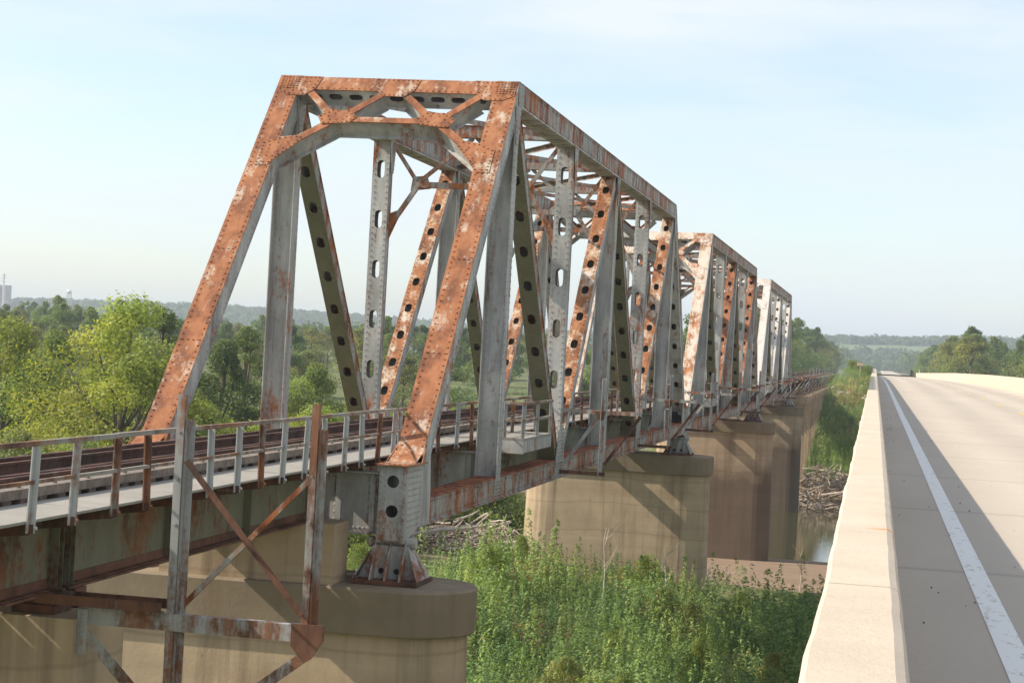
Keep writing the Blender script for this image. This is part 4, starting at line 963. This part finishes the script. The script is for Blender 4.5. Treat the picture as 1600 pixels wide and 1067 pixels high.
# weeds: a mass of leafy stalks on both banks
def weed_template(seed, H, n, col, leafL, spread):
    r = np.random.RandomState(seed); C = []; N = []; S = []; K = []
    for st in range(n):
        bx, by = r.normal(size=2)*spread; h = H*r.uniform(0.6, 1.1); lx, ly = r.normal(size=2)*0.12*h; m = int(46*h)
        for q in range(m):
            f = r.uniform(0.08, 1.0); a = r.uniform(0, 6.283); out = (0.28*(1-f)+0.06)*r.uniform(0.3, 1.0)
            C.append((bx+lx*f+math.cos(a)*out, by+ly*f+math.sin(a)*out, h*f)); N.append((math.cos(a)*0.5, math.sin(a)*0.5, r.uniform(0.2, 1.0)))
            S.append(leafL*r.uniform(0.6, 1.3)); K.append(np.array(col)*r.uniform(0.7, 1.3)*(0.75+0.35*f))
    N = np.array(N); N /= np.linalg.norm(N, axis=1)[:,None]; return np.array(C), N, np.array(S), np.array(K)
TW = [weed_template(1, 1.7, 4, (0.135,0.215,0.065), 0.135, 0.30), weed_template(2, 1.3, 5, (0.155,0.225,0.080), 0.115, 0.35), weed_template(3, 2.1, 3, (0.18,0.245,0.065), 0.13, 0.22),
      weed_template(4, 1.5, 4, (0.095,0.155,0.05), 0.13, 0.30), weed_template(5, 0.9, 4, (0.34,0.185,0.085), 0.13, 0.3), weed_template(6, 1.1, 4, (0.26,0.25,0.09), 0.14, 0.3)]
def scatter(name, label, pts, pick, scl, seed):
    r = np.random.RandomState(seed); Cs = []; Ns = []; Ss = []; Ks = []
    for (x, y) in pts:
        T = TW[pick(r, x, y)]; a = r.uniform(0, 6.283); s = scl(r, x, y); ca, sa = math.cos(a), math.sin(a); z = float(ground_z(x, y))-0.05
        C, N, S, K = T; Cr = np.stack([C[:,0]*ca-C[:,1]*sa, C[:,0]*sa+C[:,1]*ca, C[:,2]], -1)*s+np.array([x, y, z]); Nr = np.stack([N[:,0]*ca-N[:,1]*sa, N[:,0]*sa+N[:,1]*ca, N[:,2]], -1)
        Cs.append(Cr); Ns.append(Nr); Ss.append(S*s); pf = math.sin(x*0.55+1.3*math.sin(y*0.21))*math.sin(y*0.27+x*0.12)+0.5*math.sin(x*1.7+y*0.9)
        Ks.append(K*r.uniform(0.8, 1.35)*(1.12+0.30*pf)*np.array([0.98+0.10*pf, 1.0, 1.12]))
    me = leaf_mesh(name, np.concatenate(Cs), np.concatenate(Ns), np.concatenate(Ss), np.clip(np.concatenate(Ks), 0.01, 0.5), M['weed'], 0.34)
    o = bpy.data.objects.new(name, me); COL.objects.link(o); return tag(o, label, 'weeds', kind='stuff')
pts = []
while len(pts) < 2900:
    y = rnd.uniform(44, 93); x = rnd.uniform(-36, 0.5)
    if x < -17 and rnd.random() < 0.55: continue
    if abs(y-(Y0+SPAN)) < 1.5 and -15.3 < x < -6.6: continue
    if x > -15 and y > (78 if x > -6.5 else 84)+rnd.random()*4: continue
    if x < -15 and y > 80+rnd.random()*5: continue
    pts.append((x, y))
def pickn(r, x, y):
    p = r.uniform()
    q = math.sin(x*0.6+y*0.17)*math.sin(y*0.31-x*0.23)
    if p < (0.22 if q > 0.78 else 0.012): return 4
    if p < (0.40 if q < -0.72 else 0.05): return 5
    if x > -5 and r.uniform() < 0.4: return 3
    return int(r.choice([0, 1, 1, 2]))
scatter('weeds', 'dense green weeds and willow shoots covering the near river bank', pts, pickn, lambda r, x, y: r.uniform(0.65, 1.25)*(1.0+0.28*math.sin(x*0.8+y*0.33)*math.sin(y*0.19-x*0.4)), 31)
pts = []
for k in range(1500):
    y = rnd.uniform(196, 300); x = rnd.uniform(-10.0 if y > 262 else -9, -0.6) if k % 3 else rnd.uniform(-70, -15)
    pts.append((x, y))
def pickf(r, x, y):
    if y > 250 and x > -6: return int(r.choice([4, 4, 5, 1, 0]))
    if y > 222: return int(r.choice([5, 1, 1, 0]))
    return int(r.choice([0, 1, 2, 2]))
scatter('weeds', 'green and straw-brown weeds on the far bank and embankment', pts, pickf, lambda r, x, y: r.uniform(0.8, 1.3), 32)

g = 'willow bushes among the near weeds'
for k in range(30):
    x = rnd.uniform(-30, -1.5); y = rnd.uniform(52, 76 if x > -6.5 else 80)
    if abs(y-(Y0+SPAN)) < 2.4 and -16 < x < -5.5: continue
    tree(rnd.choice(['bush', 'bush2', 'bush']), x, y, rnd.uniform(0.26, 0.48), 'small leafy willow bush among the weeds between railway and road', g, 'shrub', 'shrub', sz=rnd.uniform(0.38, 0.62))
# bare saplings in the weeds
def sapling(x, y, H, label, seed):
    r = random.Random(seed); mb = MB(); z = float(ground_z(x, y)); top = []
    mb.tube([(x, y, z-0.2), (x+0.05, y, z+H*0.45), (x-0.05, y, z+H*0.75), (x+0.1, y, z+H)], [0.035, 0.028, 0.018, 0.006], 5)
    for k in range(7):
        f = r.uniform(0.45, 0.85); a = r.uniform(0, 6.28); l = H*r.uniform(0.18, 0.34)
        p0 = Vector((x, y, z+H*f)); p1 = p0+Vector((math.cos(a)*l*0.75, math.sin(a)*l*0.3, l*0.75)); mb.tube([p0, p0.lerp(p1, 0.5)+Vector((0,0,-0.05)), p1], [0.016, 0.011, 0.004], 4)
    tag(mb.build('sapling', M['drift'], None, (x, y, z)), label, 'sapling')
sapling(-9.7, 71, 4.1, 'tall bare dead sapling standing in weeds before the broad pier', 1)
sapling(-7.7, 74, 3.0, 'small bare twig sapling at the right end of the broad pier', 2)
sapling(-3.6, 104, 2.6, 'thin bare stem standing on the mud bank', 3)

# driftwood
def log(mb, c, L_, r, az, el, rr):
    d = Vector((math.cos(az)*math.cos(el), math.sin(az)*math.cos(el), math.sin(el))); c = Vector(c); k = Vector((rr.uniform(-1,1), rr.uniform(-1,1), rr.uniform(-0.5,0.5)))*L_*0.05
    mb.tube([c-d*L_/2, c-d*L_/6+k, c+d*L_/6-k*0.4, c+d*L_/2], [r, r*0.95, r*0.8, r*0.4], 6)
def driftpile(label, cx, cy, rx, ry_, hz, n, seed, big):
    rr = random.Random(seed); mb = MB(); z0 = max(float(ground_z(cx, cy)), RIVER)
    for k in range(n):
        a = rr.uniform(0, 6.28); q = math.sqrt(rr.random()); x = cx+rx*q*math.cos(a); y = cy+ry_*q*math.sin(a); z = max(float(ground_z(x, y)), RIVER-0.1)+hz*(1-q*q)*rr.random()
        log(mb, (x, y, z), rr.uniform(0.8, 3.0), rr.uniform(0.02, 0.07), rr.uniform(0, 6.28), rr.gauss(0.05, 0.35), rr)
        mb.m[-1] = 0
    for i in range(len(mb.m)): mb.m[i] = 1 if (i//20) % 3 == 0 else 0
    tag(mb.build('driftwood_tangle', [M['drift'], M['driftdark']], None, (cx, cy, z0)), label, 'driftwood', kind='stuff')
    for k in range(big):
        a = rr.uniform(0, 6.28); x = cx+rx*0.8*math.cos(a); y = cy+ry_*0.7*math.sin(a)-ry_*0.2; z = max(float(ground_z(x, y)), RIVER)+hz*0.5+0.2
        m2 = MB(); log(m2, (x, y, z), rr.uniform(3.5, 6.0), rr.uniform(0.11, 0.19), rr.uniform(-0.5, 0.5), rr.gauss(0.12, 0.25), rr)
        tag(m2.build('driftwood_log', M['drift'] if k % 2 else M['driftdark'], None, (x, y, z)), ('big bleached log lying across the ' if k % 2 else 'big brown log lying across the ')+label, 'log', 'logs on the '+label)
driftpile('driftwood tangle at the river edge beside the road parapet', -5.2, 192, 5.4, 5.0, 3.4, 640, 4, 8)
driftpile('driftwood heap behind the first truss and the broad pier', -25, 116, 7.5, 4.5, 2.6, 620, 5, 7)
# stones on the far embankment
for k in range(40):
    x = rnd.uniform(-6.5, -1.5); y = rnd.uniform(262, 300); z = float(ground_z(x, y)); r = rnd.uniform(0.15, 0.4)
    mb = MB(); mb.tube([(x-r, y, z), (x-r*0.3, y+0.05, z+r*0.5), (x+r*0.5, y, z+r*0.45), (x+r, y, z+0.02)], [r*0.4, r*0.75, r*0.7, r*0.3], 6)
    tag(mb.build('stone', M['rubble'], None, (x, y, z)), 'pale riprap stone on the embankment below the brown weeds', 'stone', 'riprap stones')

# ------------------------------------------------------------------ small things
xs_, ys_ = -3.0, 300.0; zg = float(ground_z(xs_, ys_))
root = thing('signboard', 'tan signboard pair on a post above the brown weeds', 'sign', (xs_, ys_, zg))
mb = MB(); mb.abox(xs_-0.06, xs_+0.06, ys_-0.05, ys_+0.05, zg-0.3, 0.25); mb.build('post', M['tan'], root)
mb = MB(); mb.abox(xs_-0.50, xs_-0.02, ys_-0.09, ys_-0.055, -0.32, 0.12); mb.build('board', M['tan'], root)
mb = MB(); mb.abox(xs_+0.10, xs_+0.45, ys_-0.09, ys_-0.055, -0.30, 0.10); mb.build('board', M['tan'], root)
def delineator(x, y, z0, h, label):
    mb = MB(); mb.tube([(x, y, z0), (x, y, z0+h*0.85), (x, y, z0+h)], [0.07, 0.07, 0.05], 8); mb.abox(x-0.05, x+0.05, y-0.085, y-0.072, z0+h*0.6, z0+h*0.8)
    tag(mb.build('marker_post', M['white'], None, (x, y, z0)), label, 'post')
delineator(-1.15, 414, float(ground_z(-1.15, 414))-0.2, 2.3, 'white marker post at the far end of the chipped parapet')
delineator(8.15, 414.5, float(ground_z(8.15, 414.5))-0.2, 2.6, 'white marker post beside the parked motorcycle')
# motorcycle by the far end of the sunlit parapet
mx_, my_ = 6.3, 396.0; mz = road_z(my_)+road_sup(my_)*7.4
root = thing('motorcycle', 'black motorcycle at the far end of the sunlit parapet', 'motorcycle', (mx_, my_, mz))
def ring(mb, c, R, r, k=18):
    c = Vector(c); pts = [c+Vector((0, R*math.cos(2*math.pi*q/k), R*math.sin(2*math.pi*q/k))) for q in range(k+1)]; mb.tube(pts, r, 6, cap=False)
for dy in (-0.72, 0.78):
    mb = MB(); ring(mb, (mx_, my_+dy, mz+0.32), 0.27, 0.055); w = mb.build('wheel', M['rubber'], root)
    mb = MB(); mb.tube([(mx_-0.05, my_+dy, mz+0.32), (mx_+0.05, my_+dy, mz+0.32)], 0.17, 10); mb.build('rim', M['chrome'], w)
mb = MB(); mb.tube([(mx_, my_-0.85, mz+0.62), (mx_, my_-0.45, mz+0.70), (mx_, my_+0.15, mz+0.82), (mx_, my_+0.5, mz+0.80)], [0.10, 0.16, 0.19, 0.10], 10); mb.tube([(mx_, my_-0.2, mz+0.42), (mx_, my_+0.35, mz+0.45)], [0.17, 0.2], 8); mb.build('body', M['black'], root)
mb = MB(); mb.tube([(mx_, my_-0.72, mz+0.78), (mx_, my_-0.3, mz+0.80), (mx_, my_, mz+0.84)], [0.10, 0.15, 0.08], 8); mb.build('seat', M['rubber'], root)
for sg in (-1, 1):
    mb = MB(); mb.box((mx_+sg*0.33, my_-0.62, mz+0.55), AX, (0.12, 0.27, 0.17)); mb.build('saddlebag', M['black'], root)
    mb = MB(); mb.tube([(mx_+sg*0.1, my_+0.5, mz+0.95), (mx_+sg*0.38, my_+0.36, mz+1.05)], 0.018, 6); mb.tube([(mx_+sg*0.36, my_+0.42, mz+1.05), (mx_+sg*0.42, my_+0.42, mz+1.22)], [0.015, 0.06], 6); mb.build('handlebar', M['black'], root)
    mb = MB(); mb.tube([(mx_+sg*0.08, my_+0.78, mz+0.32), (mx_+sg*0.08, my_+0.48, mz+0.98)], 0.03, 6); mb.build('fork', M['chrome'], root)
mb = MB(); mb.box((mx_, my_-0.78, mz+0.98), AX, (0.24, 0.20, 0.16)); mb.build('top_box', M['black'], root)
mb = MB(); mb.prism([(mx_-0.24, my_+0.56, mz+0.95), (mx_+0.24, my_+0.56, mz+0.95), (mx_+0.18, my_+0.44, mz+1.38), (mx_-0.18, my_+0.44, mz+1.38)], (0,1,0), 0.012); mb.build('windshield', M['black'], root)
mb = MB(); mb.box((mx_, my_-0.985, mz+0.80), AX, (0.10, 0.012, 0.035)); mb.build('tail_light', M['redlens'], root)
# grain elevator and water tower on the skyline
ex, ey = at(3, 2000)-4, 2000.0
root = thing('grain_elevator', 'pale concrete grain elevator with roof mast on the skyline', 'grain elevator', (ex, ey, -7))
for k in range(4):
    mb = MB(); x = ex-22+k*9.5; mb.tube([(x, ey, -7), (x, ey, 36)], 5.2, 18); mb.build('silo', M['silo'], root)
mb = MB(); mb.tube([(ex-4, ey-2, 36), (ex-4, ey-2, 46)], 0.9, 6); mb.tube([(ex+3.5, ey-2, 36), (ex+3.5, ey-2, 49)], 0.7, 6)
for z in (40, 43.5, 46.5): mb.abox(ex+1.0, ex+6.0, ey-2.6, ey-1.4, z, z+0.5)
mb.build('mast', M['silo'], root)
wx = at(104, 2000); hz_ = float(hill_z(np.array([wx]), np.array([2300.0]))[0])
root = thing('water_tower', 'small white domed water tower above the wooded bluff', 'water tower', (wx, 2000, -7))
mb = MB(); mb.tube([(wx, 2000, 30.2), (wx, 2000, 31.2), (wx, 2000, 33.0), (wx, 2000, 34.2), (wx, 2000, 34.8)], [1.5, 2.6, 2.9, 2.0, 0.3], 16); mb.build('tank', M['white'], root, smooth=True)
for k in range(6):
    a = k*math.pi/3; mb = MB(); mb.tube([(wx+4.4*math.cos(a), 2000+4.4*math.sin(a), -7), (wx+2.4*math.cos(a), 2000+2.4*math.sin(a), 31.2)], 0.35, 6); mb.build('leg', M['silo'], root)

# ------------------------------------------------------------------ haze
hz = MB(); hz.abox(-3600, 2600, -70, 6100, -18, 75)
hm = bpy.data.materials.new('haze_air'); hm.use_nodes = True; ht = hm.node_tree; ht.nodes.clear()
ho = ht.nodes.new('ShaderNodeOutputMaterial'); pv = ht.nodes.new('ShaderNodeVolumePrincipled')
pv.inputs['Color'].default_value = (0.80, 0.88, 0.95, 1); pv.inputs['Density'].default_value = 0.00026; pv.inputs['Anisotropy'].default_value = 0.2
ht.links.new(pv.outputs['Volume'], ho.inputs['Volume'])
h_o = hz.build('haze', hm); h_o['kind'] = 'stuff'; h_o['label'] = 'pale summer haze over the river valley'; h_o['category'] = 'haze'
